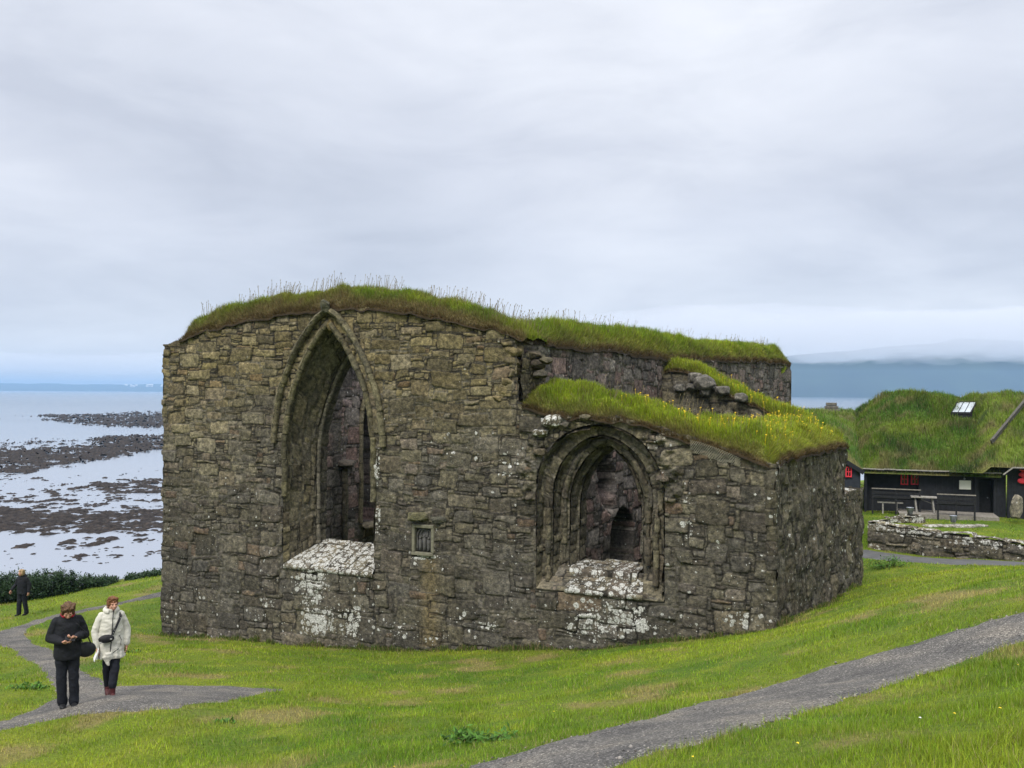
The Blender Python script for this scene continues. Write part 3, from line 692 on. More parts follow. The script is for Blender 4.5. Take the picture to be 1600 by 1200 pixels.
# --- great window: three stepped surfaces and rolls
def sweep(name, path3, radii, nrm3, block=.55, seg=10, dark=.1, olive=.4, lich=.03, seed=1, flat=1., pal=PAL, side3=None, ragged=0, **k):
    """a round moulding along a 3-D path, jointed into blocks"""
    Pp, t = resample(path3, .03); n = len(Pp); tg = np.gradient(Pp, axis=0); tg /= np.linalg.norm(tg, axis=1)[:, None]
    nn = np.broadcast_to(np.asarray(nrm3, float), Pp.shape); sd = np.cross(tg, nn); sd /= np.linalg.norm(sd, axis=1)[:, None]
    bi = np.floor(t/block+.25*np.sin(t*1.7+seed)).astype(int); fr = (t/block+.25*np.sin(t*1.7+seed))-bi
    jd = np.minimum(fr, 1-fr)*block; joint = 1-.22*np.exp(-(jd/.014)**2)
    r = np.random.default_rng(seed); j = r.normal(0, .012, bi.max()+3); jc = r.uniform(.7, 1.3, bi.max()+3); js = r.normal(0, .012, bi.max()+3); jp = r.integers(0, len(pal), bi.max()+3)
    br = np.where(r.random(bi.max()+3) < ragged, .45, 1.)
    a = np.linspace(0, 2*np.pi, seg+1); 
    RR = radii*joint*(1+j[bi]*2)*br[bi]
    V = Pp[None]+(np.cos(a)[:, None, None]*nn[None]*flat+np.sin(a)[:, None, None]*sd[None])*RR[None, :, None]+(sd*js[bi][:, None])[None]
    X = np.broadcast_to(t[None], (seg+1, n)); Yy = np.broadcast_to((a*radii)[:, None], (seg+1, n))
    V = V+(np.cos(a)[:, None, None]*nn[None]+np.sin(a)[:, None, None]*sd[None])*(.26*radii*fbm(X/.14, Yy/.10, seed+3, 3))[..., None]
    C = pal[jp[bi]]*jc[bi][:, None]; C = C*(1-olive)+np.array([.135, .125, .07])*jc[bi][:, None]*olive; C = C*(1-dark)+np.array([.05, .048, .045])*dark
    C = C*(.25+.75*np.clip((joint-.78)/.2, 0, 1))[:, None]
    C = np.broadcast_to(C[None], V.shape)*(1+.4*fbm(X/.1, Yy/.1, seed, 3))[..., None]
    Fc = grid_faces(seg+1, n)
    return link(name, mesh_np(name, V.reshape(-1, 3), Fc, C.reshape(-1, 3), {'lich': np.full(V.shape[0]*n, lich)}), M_STONE, None, smooth=True, **k)
def offs(out, g):
    d = np.gradient(out, axis=0); d /= np.linalg.norm(d, axis=1)[:, None]+1e-9; nrm = np.stack([-d[:, 1], d[:, 0]], 1); return out+nrm*g
# reveal in two planes: a splay, then a plain rear order
m1 = lerp_o(A1, B1, .12); m2 = lerp_o(A1, B1, .86)
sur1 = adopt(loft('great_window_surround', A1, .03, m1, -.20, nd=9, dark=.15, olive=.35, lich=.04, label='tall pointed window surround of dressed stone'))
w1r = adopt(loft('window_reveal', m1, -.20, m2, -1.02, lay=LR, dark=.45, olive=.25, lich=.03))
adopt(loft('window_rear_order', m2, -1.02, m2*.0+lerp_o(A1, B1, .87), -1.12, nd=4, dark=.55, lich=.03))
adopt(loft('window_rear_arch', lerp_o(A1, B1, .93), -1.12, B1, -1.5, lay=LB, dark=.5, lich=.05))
adopt(sweep('rear_moulding', FW.p(*(offs(lerp_o(A1, B1, .93), 0)).T, -1.12), .075, FW.n, block=.6, dark=.3, olive=.1, seed=5, pal=PAL[3:4]*1.6))
pm = offs(A1, .05); a_ = len(A1); lo, hi = 22-1, a_-22
adopt(sweep('arch_moulding', FW.p(*offs(A1, -.06)[lo-8:hi+9].T, .03), .10, FW.n, block=.62, dark=.05, olive=.55, seed=7))
hp = offs(A1, .34); c_ = cw1; hp = hp[(hp[:, 1] > z1sp+.12)]
hp = hp[((hp[:, 0] < c_) == (np.arange(len(hp)) < len(hp)/2))]
adopt(sweep('hood_mould', FW.p(*hp.T, .11), .095, FW.n, block=.95, dark=.08, olive=.5, seed=9, flat=1.3))
def blob(name, c, r, col, amp=.2, sub=4, seed=0, scale=1.6, lich=.05, parent=None, mat=None, rot=None, **k):
    b = MB(); vs = b.ball((0, 0, 0), r, max(sub, 4), rot); me = b.mesh(name); n = len(me.vertices); V = np.empty(n*3, np.float32); me.vertices.foreach_get('co', V); V = V.reshape(-1, 3)
    rm = max(r) if isinstance(r, (tuple, list)) else r; q = V/rm*scale
    d = 1+amp*.45*fbm(q[:, 0]*1.6+q[:, 2]*.7+seed*3.1, q[:, 1]*1.6-q[:, 2]*.8, seed, 4)
    ra = np.array(r if isinstance(r, (tuple, list)) else (r, r, r)); rr_ = np.random.default_rng(seed+77)
    if rot is None: U_ = V/ra
    else: Ri = np.array(rot); U_ = (V@Ri)/ra
    for _ in range(16):
        nv = rr_.normal(0, 1, 3); 
        if _ < 6: nv = np.eye(3)[_ % 3]*(1 if _ < 3 else -1)+rr_.normal(0, .12, 3)
        nv /= np.linalg.norm(nv); cc_ = rr_.uniform(.62, .86) if _ > 5 else .74
        dd = U_@nv-cc_; U_ = U_-np.clip(dd, 0, None)[:, None]*nv*.92
    V = (U_*ra*1.18) if rot is None else (U_*ra*1.18)@Ri.T
    # flatten into facets a little
    V2 = V*d[:, None]+np.asarray(c); me.vertices.foreach_set('co', V2.astype(np.float32).ravel())
    a = me.color_attributes.new('col', 'FLOAT_COLOR', 'POINT'); c4 = np.ones((n, 4), np.float32); c4[:, :3] = np.asarray(col)*(1+.3*fbm(q[:, 0]*4, q[:, 1]*4+q[:, 2]*4, seed, 3))[:, None]; a.data.foreach_set('color', c4.ravel())
    a = me.attributes.new('lich', 'FLOAT', 'POINT'); a.data.foreach_set('value', np.full(n, lich, np.float32))
    return link(name, me, mat or M_STONE, parent, smooth=True, **k)
fz = FW.pix(514, 479)
adopt(blob('finial', FW.p(fz[0], fz[1], .22), (.17, .17, .22), (.09, .09, .065), .35, seed=4, label='worn carved head at the tip of the great arch'))
# key block under the apex
kz = FW.pix(516, 503)
adopt(blob('keystone', FW.p(kz[0], kz[1]-.1, -.06), (.13, .2, .22), (.17, .135, .065), .15, seed=6))
# left quoins of the lower jamb: blocks of dressed stone standing proud
def sill(name, c, hwf, zf, offf, hwb, zb, offb, lay, lich, th=.16, n=2, **k):
    """a weathered sloping sill of slabs, front edge wider than back"""
    M_, N_ = max(8, int(1.4/.03)), int(2*hwf/.03); f = np.linspace(0, 1, M_); t = np.linspace(-1, 1, N_)
    T, Fq = np.meshgrid(t, f); hw = hwf*(1-Fq)+hwb*Fq; S = c+T*hw; Z = zf*(1-Fq)+zb*Fq; off = offf*(1-Fq)+offb*Fq
    Pg = FW.p(S, Z, off)
    # front lip
    lip = np.stack([FW.p(S[0], Z[0]-th, off[0]-.06), FW.p(S[0], Z[0]-th*.8, off[0]+.01)])
    Pg = np.concatenate([lip, Pg]); X = np.concatenate([S[:2]*0+S[0], S]); Y = np.concatenate([[Z[0]*0-.2, Z[0]*0-.1], Fq*1.4+.0])
    return stone_surface(name, Pg, X, Y+2, lay, nrm=(0, -.2, 1), amp=.5, lich=lich, dark=.2, **k)
LS = Layout(30, 6, 31, uw=.55, uh=.7, wr=(1, 1), hr=(1, 2), warp=.015, x0=-15, y0=0)
lu = lambda x: x
adopt(sill('window_sill', cw1, hw1-.05, z1s+.02, .05, b1+.02, z1b_s+.05, -T1-.15, LS, .74, label='sloping slab sill of the great window bleached white by lichen'))
# --- small window: stepped orders
A2 = arch_outline(*W2); B2 = arch_outline(*W2B)
f0 = [(A2, .03), (lerp_o(A2, B2, .04), -.28), (lerp_o(A2, B2, .42), -.30), (lerp_o(A2, B2, .48), -.62), (lerp_o(A2, B2, .82), -.66), (lerp_o(A2, B2, .9), -1.0), (B2, -1.02), (B2, -1.5)]
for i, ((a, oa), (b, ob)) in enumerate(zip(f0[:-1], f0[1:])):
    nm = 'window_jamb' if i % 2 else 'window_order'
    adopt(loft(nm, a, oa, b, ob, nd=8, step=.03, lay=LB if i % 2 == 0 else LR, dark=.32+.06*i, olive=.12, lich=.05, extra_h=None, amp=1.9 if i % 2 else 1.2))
n2 = 22; sp2 = len(A2)
o_ = offs(lerp_o(A2, B2, .0), -.03)
adopt(sweep('jamb_shaft', FW.p(*offs(lerp_o(A2, B2, .3), .0)[:n2].T, -.20), .085, FW.n, block=.42, dark=.2, olive=.15, seed=12, ragged=.3))
adopt(sweep('jamb_shaft', FW.p(*offs(lerp_o(A2, B2, .3), .0)[-n2:].T, -.20), .085, FW.n, block=.42, dark=.2, olive=.15, seed=13, ragged=.3))
adopt(sweep('arch_rib', FW.p(*lerp_o(A2, B2, .68)[4:-4].T, -.58), .09, FW.n, block=.4, dark=.35, olive=.1, seed=15, ragged=.35))
for i, (u, v, r) in enumerate([(846, 676, .17), (868, 657, .26), (845, 706, .16), (885, 663, .14), (915, 652, .13), (1035, 748, .14)]):
    q = FW.pix(u, v); adopt(blob('broken_stone', FW.p(q[0], q[1], .06), (r*1.3, .2, r*.7), PAL[i % 8]*.8, .4, 3, seed=20+i, lich=.6 if i < 2 else .12))
zmid = (z2s+z2b_s)/2
LBb = Layout(30, 6, 33, uw=.25, uh=.25, wr=(1, 3), hr=(1, 2), warp=.03, x0=-15, y0=0)
adopt(sill('window_plinth', cw2, hw2+.0, z2s+.04, .02, hw2-.02, z2s+.60, -.60, LBb, .10, th=.05, label='dark stone base of the small window opening'))
adopt(sill('window_sill', cw2+.15, 1.12, z2s+.12, .07, .98, zmid+.10, -.45, LS, .62, th=.14, label='lower lichen spotted sill slab of the small window'))
adopt(sill('window_sill', cw2, .98, zmid+.26, -.38, b2+.06, z2b_s+.03, -T2-.3, LS, .58, th=.30, label='upper rounded sill slab of the small window'))
# --- carved stone panel
def panel():
    q = FW.pix(662, 843); c, z = q
    b = MB()
    R = Matrix.Rotation(math.radians(-25), 4, 'Z')
    def bx(dx, dz, off, w_, h_, d_, bev=.012): b.box(FW.p(c+dx, z+dz, off), (w_, d_, h_), R, bev)
    bx(0, .40, .0, .74, .10, .16); bx(0, -.42, .02, .74, .09, .18); bx(-.33, 0, .0, .10, .74, .14); bx(.33, 0, .0, .10, .74, .14)
    pn = b.build('panel_frame', PANEL, None, smooth=False); adopt(pn)
    b = MB(); b.box(FW.p(c, z, -.10), (.62, .04, .8), R)
    ar = arch_outline(c, .24, z-.34, z+.08, .26, 10, 4)
    b.tube([FW.p(x, y, -.05) for x, y in ar], .028, 6)
    ar = arch_outline(c, .11, z+.12, z+.17, .13, 8, 3); b.tube([FW.p(x, y, -.045) for x, y in ar], .02, 6)
    for dx, h in ((-.145, .42), (0, .50), (.145, .42)):
        b.tube([FW.p(c+dx, z-.34+h*t, -.055) for t in (0, .25, .5, .72, .8)], [.055, .05, .058, .055, .02], 8)
        b.ball(FW.p(c+dx, z-.34+h*.90, -.05), .04, 2)
    b.tube([FW.p(c-.13, z+.10, -.05), FW.p(c, z+.06, -.04), FW.p(c+.13, z+.10, -.05)], .018, 6)
    adopt(b.build('carved_relief', PANELD, None, smooth=True, label='dark relief of three standing figures under a small arch'))
    q = FW.pix(655, 806); adopt(blob('panel_lintel', FW.p(q[0], q[1], .1), (.36, .2, .13), (.13, .125, .075), .25, seed=41))
    q = FW.pix(686, 812); adopt(blob('panel_lintel', FW.p(q[0], q[1], .04), (.26, .16, .11), (.08, .08, .065), .25, seed=42))
PANEL = simple('panel_stone', (.20, .19, .14), .9, (.13, .125, .09), 9, .5, 50)
PANELD = simple('panel_relief', (.115, .112, .108), .9, (.075, .073, .07), 12, .5, 60)
panel()
# ------------------------------------------------------------------ other walls
def wall_skin(name, W, s0, s1, z0, topf, res, seed, depth=None, inner=False, off=0, flip=None, layk={}, x_extra=None, **k):
    zt = float(np.max(topf(np.linspace(s0, s1, 60))))+.1
    S, Z = np.meshgrid(np.arange(s0, s1+res*.5, res), np.arange(z0, zt, res))
    lay = Layout(s1-s0+.6, zt-z0, seed, x0=s0-.3, y0=z0, **layk)
    valid = Z < topf(S)+.05*vn(S/.4, 0, seed)
    eh = .05*fbm(S/1.5, Z/1.2, seed, 2)
    if depth is not None: eh = eh-depth(S, Z)
    k2 = {a: (b(S, Z) if callable(b) and a in ('dark', 'olive', 'lich') else b) for a, b in k.items()}
    # is u x v aligned with the outward normal?
    n = W.n if not inner else -W.n
    cr_d = np.cross(W.d, [0, 0, 1]); fl = np.dot(cr_d, n) < 0
    S2 = S
    if x_extra: S2 = x_extra(S, Z)
    return adopt(stone_surface(name, W.p(S2, Z, off), S, Z, lay, valid=valid, nrm=n, flip=bool(fl), extra_h=eh, **k2))
ZB = CZ-9.3
PURP = np.array([[.085, .075, .072], [.10, .08, .078], [.075, .068, .068], [.11, .10, .095], [.12, .085, .08], [.065, .06, .058]])*1.9
TOPN = NW.prof([(780, 520), (800, 524), (850, 535), (900, 542), (960, 547), (1040, 561), (1110, 561), (1180, 563), (1237, 569), (1245, 572)])
nd = NW.pix(952, 800)[0], NW.pix(990, 800)[0]; zdt = NW.pix(971, 792)[1]; dc, dh = (nd[0]+nd[1])/2, (nd[1]-nd[0])/2
rg = NW.pix(947, 745)
def n_depth(S, Z):
    d = 1.45*inside_arch(S, Z, dc, dh, CZ-9, zdt-1.05, 1.05)
    rr = np.hypot((S-rg[0])/.75, (Z-rg[1])/1.15+.35*(S-rg[0])/.75)+.25*fbm(S/.4, Z/.4, 61, 3)
    d = np.maximum(d, .9*sstep(1.0, .75, rr)); return d
EN = .09
adopt(sweep('corner_quoins', np.array([SW.p(.02, z, -.06) for z in np.linspace(CZ-7.4, CZ-1.75, 60)]), .155, (FW.n+SW.n)/np.linalg.norm(FW.n+SW.n), block=.42, dark=.35, olive=.1, seed=51, lich=.2, seg=14))
def right_ragged(s1, amt=.1):
    def f(S, Z):
        zz = np.floor(Z/.3).astype(int); return S+amt*(_h(zz, zz*0, 8)-.4)*sstep(.4, 0, s1-S)
    return f
wall_skin('nave_wall', NW, .1, 27.8, ZB, TOPN, .04, 101, depth=n_depth, lich=.09, dark=.28, olive=.02, pal=PURP, x_extra=right_ragged(27.8), layk=dict(uw=.12, uh=.11, wr=(2, 6), hr=(2, 5)), label='long nave side wall of purple grey stones')
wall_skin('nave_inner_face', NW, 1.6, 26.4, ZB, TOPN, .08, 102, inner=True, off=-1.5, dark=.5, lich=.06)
# gable flank above the chapel, broken edge
jt = FW.p(.55, 0, 0)
TOPS = SW.prof([(1205, 722), (1230, 712), (1260, 706), (1305, 697), (1312, 697)])
ts_end = SW.pix(1319, 800)[0]; tz_end = SW.pix(1347, 800)[0]; zst = SW.pix(1335, 765)[1]
def TOPS2(s): return np.where(s < ts_end, TOPS(np.minimum(s, ts_end-.3)), zst)
wall_skin('chapel_side_wall', SW, 0, tz_end, ZB, TOPS2, .035, 103, lich=.16, dark=.42, olive=.05, x_extra=None, layk=dict(uw=.09, uh=.13, wr=(1, 5), hr=(1, 6), warp=.09),
          depth=lambda S, Z: -.10*fbm(S/.35, Z/.5, 7, 3)-.05*sstep(.5, 0, S)*fbm(S*0, Z/.3, 9, 2), label='rough chapel side wall of upright broken stones')
# end faces
def end_face(name, W, s, z0, z1, w_=1.5, **k):
    ang = math.degrees(math.atan2(-W.n[1], -W.n[0])); q = W.p(s, 0); E = Wall((q[0], q[1]), ang, 1)
    if np.dot(E.n, W.d) < 0: E = Wall((q[0], q[1]), ang, -1)
    return wall_skin(name, E, 0, w_, z0, lambda x: np.full(np.shape(x), z1), .05, 140+int(s), dark=.3, **k)
end_face('wall_end', SW, ts_end, ZB, float(TOPS(ts_end-.4)), lich=.05)
end_face('wall_end', SW, tz_end, ZB, zst, lich=.15)
for i, (u, v, r, c, l_) in enumerate([(1328, 781, (.42, .55, .36), (.14, .115, .085), .35), (1331, 812, (.40, .5, .2), (.12, .11, .075), .1), (1343, 835, (.2, .4, .3), (.09, .08, .06), .2), (1329, 838, (.35, .5, .22), (.11, .09, .06), .1), (1341, 771, (.22, .4, .18), (.17, .16, .14), .5)]):
    a, zc = SW.pix(u, v); adopt(blob('corner_stone', SW.p(a, zc, -.42), r, c, .3, 4, seed=60+i, lich=l_, rot=Matrix.Rotation(math.radians(57), 3, 'Z')))
# broken edge of the gable above the chapel: stones stepping out
be = wall_skin('broken_edge', Wall((FW.p(.3, 0)[0], FW.p(.3, 0)[1]), 65, 1), -.02, 1.6, CZ-2.5, lambda x: np.full(np.shape(x), CZ+1.15), .035, 150, lich=.05, dark=.25, olive=.3)
for i, (u, v, r) in enumerate([(801, 548, .24), (799, 566, .24), (801, 582, .22), (794, 597, .26), (786, 611, .22), (780, 622, .2), (818, 553, .2), (826, 568, .2), (838, 562, .16), (830, 584, .18)]):
    q = FW.pix(u, v); adopt(blob('broken_stone', FW.p(q[0]-.10, q[1], -.30 if i < 6 else -.9), (r*1.25, .42, r*.72), PAL[(i*3) % 8]*np.array([1.15, 1.05, .8] if i < 6 else [.7, .7, .7]), .3, 3, seed=80+i, lich=.04))
# chapel back wall, dropping from the nave wall to the corner
TOPB = BW.prof([(1032, 580), (1050, 578), (1085, 580), (1105, 592), (1130, 610), (1160, 622), (1195, 640), (1250, 672), (1305, 690), (1340, 700)])
wall_skin('chapel_back_wall', BW, 0, BW.pix(1306, 700)[0], ZB, TOPB, .05, 104, lich=.08, dark=.3, olive=.1, layk=dict(uw=.14, uh=.12, wr=(2, 5), hr=(2, 4)))
for i, (u, v, r) in enumerate([(1086, 590, .24), (1100, 598, .36), (1082, 605, .2), (1103, 612, .2), (1128, 611, .25), (1062, 606, .2), (1158, 621, .22)]):
    q = BW.pix(u, v, .2); adopt(blob('fallen_stone', BW.p(q[0], q[1], .25), (r*1.2, r, r*.8), (.13, .125, .115), .3, 3, seed=110+i, lich=.12))
# seaward nave wall: outer and inner face with lancet, roll and capital
TOPSE = lambda s: CZ+1.35+.15*np.sin(np.asarray(s)*.5)
IN = Wall((SSW.p(0, 0, -1.5)[0], SSW.p(0, 0, -1.5)[1]), 57, 1)
la, lz = IN.pix(574, 800); lt = IN.pix(576, 600)[1]; lspr = lt-1.7; lb = IN.pix(575, 815)[1]
LNC = (la+.15, .62, lb, lspr, 1.7)
wall_skin('seaward_wall', SSW, 0, 27.8, ZB, TOPSE, .08, 105, dark=.35, lich=.12)
wall_skin('seaward_inner_face', IN, 1.4, 26.4, ZB, TOPSE, .04, 106, dark=lambda S, Z: .12+.8*np.exp(-((S-la+1.9)/.4)**2), lich=.10, pal=PURP, depth=lambda S, Z: 1.2*inside_arch(S, Z, *LNC), layk=dict(uw=.13, uh=.11, wr=(2, 5), hr=(2, 5)))
def onin(u, v, off): return IN.p(*IN.pix(u, v), off)
ln = arch_outline(*LNC, 20, 10); d_ = IN.p(ln[:, 0], ln[:, 1], .06)
adopt(sweep('lancet_surround', d_, .10, IN.n, block=.6, dark=.1, olive=.4, seed=31))
sh = IN.pix(536, 740)[0]
adopt(sweep('wall_shaft', IN.p(np.full(12, sh), np.linspace(CZ-8, IN.pix(536, 730)[1], 12), .12), .13, IN.n, block=.9, dark=.6, seed=32))
adopt(blob('shaft_capital', IN.p(sh, IN.pix(536, 724)[1], .16), (.42, .35, .16), (.10, .09, .08), .2, seed=33))
adopt(blob('fallen_slab', IN.p(LNC[0]+.1, lb-.12, .25), (.85, .5, .13), (.15, .135, .10), .2, seed=34, rot=Matrix.Rotation(.9, 3, 'Z')))
# far gable, outside and inside
q = SSW.p(27.8, 0); WW = Wall((q[0], q[1]), -25, -1)
wall_skin('west_gable', WW, -.1, 13.4, ZB, lambda s: CZ+1.3+0*np.asarray(s), .08, 107, dark=.35, lich=.08)
q = SSW.p(26.3, 0); WI = Wall((q[0], q[1]), -25, 1)
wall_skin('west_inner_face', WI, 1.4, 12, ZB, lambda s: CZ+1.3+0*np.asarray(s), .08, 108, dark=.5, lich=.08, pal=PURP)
# ------------------------------------------------------------------ turf on the wall tops
def turf_cap(name, W, s0, s1, edgef, topf, width, seed, off0=.10, lo=.10, n_b=30000, hb=(.10, .26), dryedge=.6, green=0., tanm=0., stalks=0, sil=2.2, shape=None):
    """a draped sod bank along a wall: front edge follows edgef, crown follows topf"""
    ns, nc = int((s1-s0)/.08), 34; s = np.linspace(s0, s1, ns); a = np.linspace(0, 1, nc)
    S, A = np.meshgrid(s, a); E = edgef(S); Tp = np.maximum(topf(S), E+.12)
    prof = np.clip(np.sin(np.clip(A*sil, 0, 1)*np.pi/2), 0, 1)**.8*np.where(A > .8, 1-((A-.8)/.2)**2, 1)
    if shape: prof = shape(A)
    ends = np.minimum(sstep(s0-.01, s0+.35, S), sstep(s1+.01, s1-.35, S))
    Z = E-lo+(Tp-E+lo)*prof*(.35+.65*ends)
    off = off0+.07*fbm(S/.5, A*3, seed, 3)-A*width
    amp = .14*sstep(0, .25, A)
    Z = Z+amp*fbm(S/.8, A*width/.6, seed+1, 4)+.05*fbm(S/.2, A*width/.2, seed+2, 2)*sstep(0, .2, A)-.06*vn(S/.3, 0, seed+4)*(A < .08)
    Pg = W.p(S, Z, off)
    g = np.array([.125, .215, .016]); y = np.array([.275, .335, .024]); br = np.array([.115, .080, .038]); dk = np.array([.022, .016, .010]); tan = np.array([.200, .165, .070])
    def colr(S, A):
        k = np.clip(.45+.8*fbm(S/1.1, A*2, seed+7, 3)+green, 0, 1)[..., None]; c = g*(1-k)+y*k
        t = np.clip(sstep(.34, .06, A)*dryedge+.5*fbm(S/.6, A*3, seed+8, 3)*dryedge+tanm, 0, 1)[..., None]; c = c*(1-t)+tan*t
        b = sstep(.10, .03, A)[..., None]; c = c*(1-b)+br*b
        return c
    C = colr(S, A); d = sstep(.035, 0, A)[..., None]; C = C*(1-d)+dk*d
    fl = np.dot(np.cross(W.d, -W.n), [0, 0, 1]) < 0
    V = Pg.reshape(-1, 3)
    o = adopt(link(name, mesh_np(name, V, grid_faces(nc, ns, flip=bool(fl)), C.reshape(-1, 3)*.6), M_SOD, None, smooth=True))
    # blades over it
    n = n_b; rs = RNG.uniform(s0, s1, n); ra = RNG.random(n)**1.15*.97+.02
    fi = (rs-s0)/(s1-s0)*(ns-1); fj = ra*(nc-1); i0 = np.minimum(fi.astype(int), ns-2); j0 = np.minimum(fj.astype(int), nc-2); tx = (fi-i0)[:, None]; ty = (fj-j0)[:, None]
    G = Pg; B = (G[j0, i0]*(1-tx)+G[j0, i0+1]*tx)*(1-ty)+(G[j0+1, i0]*(1-tx)+G[j0+1, i0+1]*tx)*ty
    cc = colr(rs, ra)*RNG.uniform(.65, 1.5, (n, 1))*RNG.uniform(.88, 1.12, (n, 3))
    st = RNG.random(n) < .10; cc[st] = np.array([.22, .18, .085])*RNG.uniform(.6, 1.3, (st.sum(), 1))
    clump = np.clip(1+.8*fbm(rs/.35, ra*width/.35, seed+9, 3), .35, 2)
    h = RNG.uniform(*hb, n)*clump*(.55+.45*sstep(.05, .3, ra)); D = B[:, 1]
    nr = W.n[None]*sstep(.4, 0, ra)[:, None]*1.4
    b = blades('turf_grass', B, h, np.maximum(.008, .00052*D)*RNG.uniform(.7, 1.3, n), cc, two=True, lean=.5, nrm=nr, kind='stuff')
    b.parent = o
    b.matrix_parent_inverse = Matrix.Translation((0, 0, 0))
    if stalks:
        rs = s0+(s1-s0)*RNG.random(stalks); ra = RNG.uniform(.3, .8, stalks); fi = (rs-s0)/(s1-s0)*(ns-1); i0 = np.minimum(fi.astype(int), ns-2); j0 = (ra*(nc-1)).astype(int)
        keep = fbm(rs/1.2, ra, seed+12, 3) > -.12; B = Pg[j0, i0][keep]; n = len(B)
        hh = RNG.uniform(.2, .60, n); a = RNG.uniform(0, 6.28, n); ln = RNG.uniform(.05, .38, n)*hh
        tip = B+np.stack([np.cos(a)*ln+ .12*hh, np.sin(a)*ln, hh], 1); mid = (B+tip)/2+np.array([0, 0, .05]); sx = np.array([.0045, 0, 0]); hd = np.array([.011, 0, 0])
        q = tip+(tip-mid)*.28
        V = np.stack([B-sx, B+sx, mid+sx, mid-sx, tip+sx*.8, tip-sx*.8, (tip+q)/2+hd, (tip+q)/2-hd, q], 1).reshape(-1, 3); i = np.arange(n)[:, None]*9
        Fc = np.concatenate([i+np.array(t) for t in ([0, 1, 2], [0, 2, 3], [3, 2, 4], [3, 4, 5], [5, 4, 6], [5, 6, 7], [7, 6, 8])])
        cs = np.repeat(np.array([.23, .19, .11])*RNG.uniform(.6, 1.2, (n, 1)), 9, 0)
        k_ = link('seed_stalks', mesh_np('seed_stalks', V, Fc, cs), M_BLADE, o, kind='stuff')
    return Pg
E1 = FW.prof([(278, 536), (290, 528), (330, 513), (400, 498), (470, 488), (512, 480), (560, 481), (640, 487), (700, 497), (750, 507), (790, 517), (812, 527)])
T1_ = FW.prof([(278, 530), (290, 514), (310, 503), (350, 492), (400, 478), (450, 467), (500, 460), (540, 457), (580, 460), (650, 464), (700, 476), (750, 491), (790, 508), (812, 516)], -.7)
turf_cap('turf_cap', FW, FW.pix(280, 530)[0], .35, E1, T1_, 1.9, 201, n_b=62000, stalks=620, dryedge=.85, green=-.05, tanm=.25)
E2 = FW.prof([(800, 622), (811, 628), (830, 637), (860, 645), (900, 651), (960, 654), (1000, 662), (1050, 675), (1100, 693), (1150, 708), (1180, 718), (1212, 726)])
T2_ = FW.prof([(800, 598), (830, 595), (860, 600), (900, 606), (950, 620), (1000, 634), (1050, 648), (1100, 658), (1150, 664), (1212, 672)], -.9)
PG2 = turf_cap('turf_cap', FW, .35, 7.2, E2, T2_, 2.1, 202, off0=.14, n_b=42000, hb=(.08, .24), dryedge=.75, green=.45, sil=1.35, stalks=60)
E3 = lambda s: TOPN(s)-.03
T3 = NW.prof([(790, 512), (850, 510), (900, 513), (1000, 524), (1100, 540), (1180, 544), (1225, 550), (1240, 562)], -.7)
turf_cap('turf_cap', NW, .2, 27.7, E3, T3, 1.8, 203, n_b=60000, hb=(.14, .34), stalks=420, dryedge=.5, green=.1)
E4 = lambda s: TOPS(s)-.04
T4 = SW.prof([(1200, 676), (1230, 668), (1260, 662), (1290, 668), (1312, 682)], -.9)
PG4 = turf_cap('turf_cap', SW, .1, ts_end+.1, E4, T4, 2.6, 204, off0=.14, n_b=50000, hb=(.12, .30), dryedge=.35, green=.7, sil=1.5, stalks=30)
E5 = lambda s: TOPB(s)-.03
T5 = BW.prof([(1032, 574), (1050, 567), (1090, 572), (1110, 584), (1130, 600), (1160, 612), (1195, 630), (1250, 652), (1305, 684), (1340, 694)], -.6)
PG5 = turf_cap('turf_cap', BW, .1, BW.pix(1309, 700)[0], E5, T5, 1.7, 205, n_b=20000, hb=(.12, .28), dryedge=.4, green=.3, stalks=30)
turf_cap('turf_cap', SSW, .2, 27.7, lambda s: TOPSE(s)-.03, lambda s: TOPSE(s)+.25, 1.8, 206, n_b=16000)
turf_cap('turf_cap', WW, 0, 13.3, lambda s: CZ+1.27+0*np.asarray(s), lambda s: CZ+1.5+0*np.asarray(s), 1.8, 207, n_b=8000)
# rubble and grass filling the chapel's back corner, sloping down inside the walls
def fill():
    q = SW.p(0, 0)[:2]
    S, Tt = np.meshgrid(np.linspace(1.9, 6.0, 90), np.linspace(4.8, 10.4, 100))      # along FW, back along SW heading
    base = FW.p(S, 0*S)+(SW.d*Tt[..., None]); x, y = base[..., 0], base[..., 1]
    zt = CZ-1.15-.5*(6-S)*.5; zt = np.minimum(zt, CZ-1.0+(Tt-10.4)*.55*np.clip((6-S), 0.2, 3)/1.6+ .0)
    zt = zt+.2*fbm(x/.9, y/.9, 301, 4)
    C = np.array([.095, .17, .02])*(1+.4*fbm(x/.5, y/.5, 302, 3))[..., None]
    V = np.stack([x, y, zt], -1)
    o = adopt(link('rubble_mound', mesh_np('rubble_mound', V.reshape(-1, 3), grid_faces(*S.shape), C.reshape(-1, 3)*.7), M_SOD, None, smooth=True))
    n = 16000; i = RNG.integers(0, S.shape[0], n); j = RNG.integers(0, S.shape[1], n); B = V[i, j]+RNG.normal(0, .03, (n, 3))*[1, 1, 0]
    b = blades('turf_grass', B, RNG.uniform(.15, .35, n), np.full(n, .016), C[i, j]*RNG.uniform(.7, 1.6, (n, 1)), two=True, kind='stuff'); b.parent = o
    return V
PGF = fill()
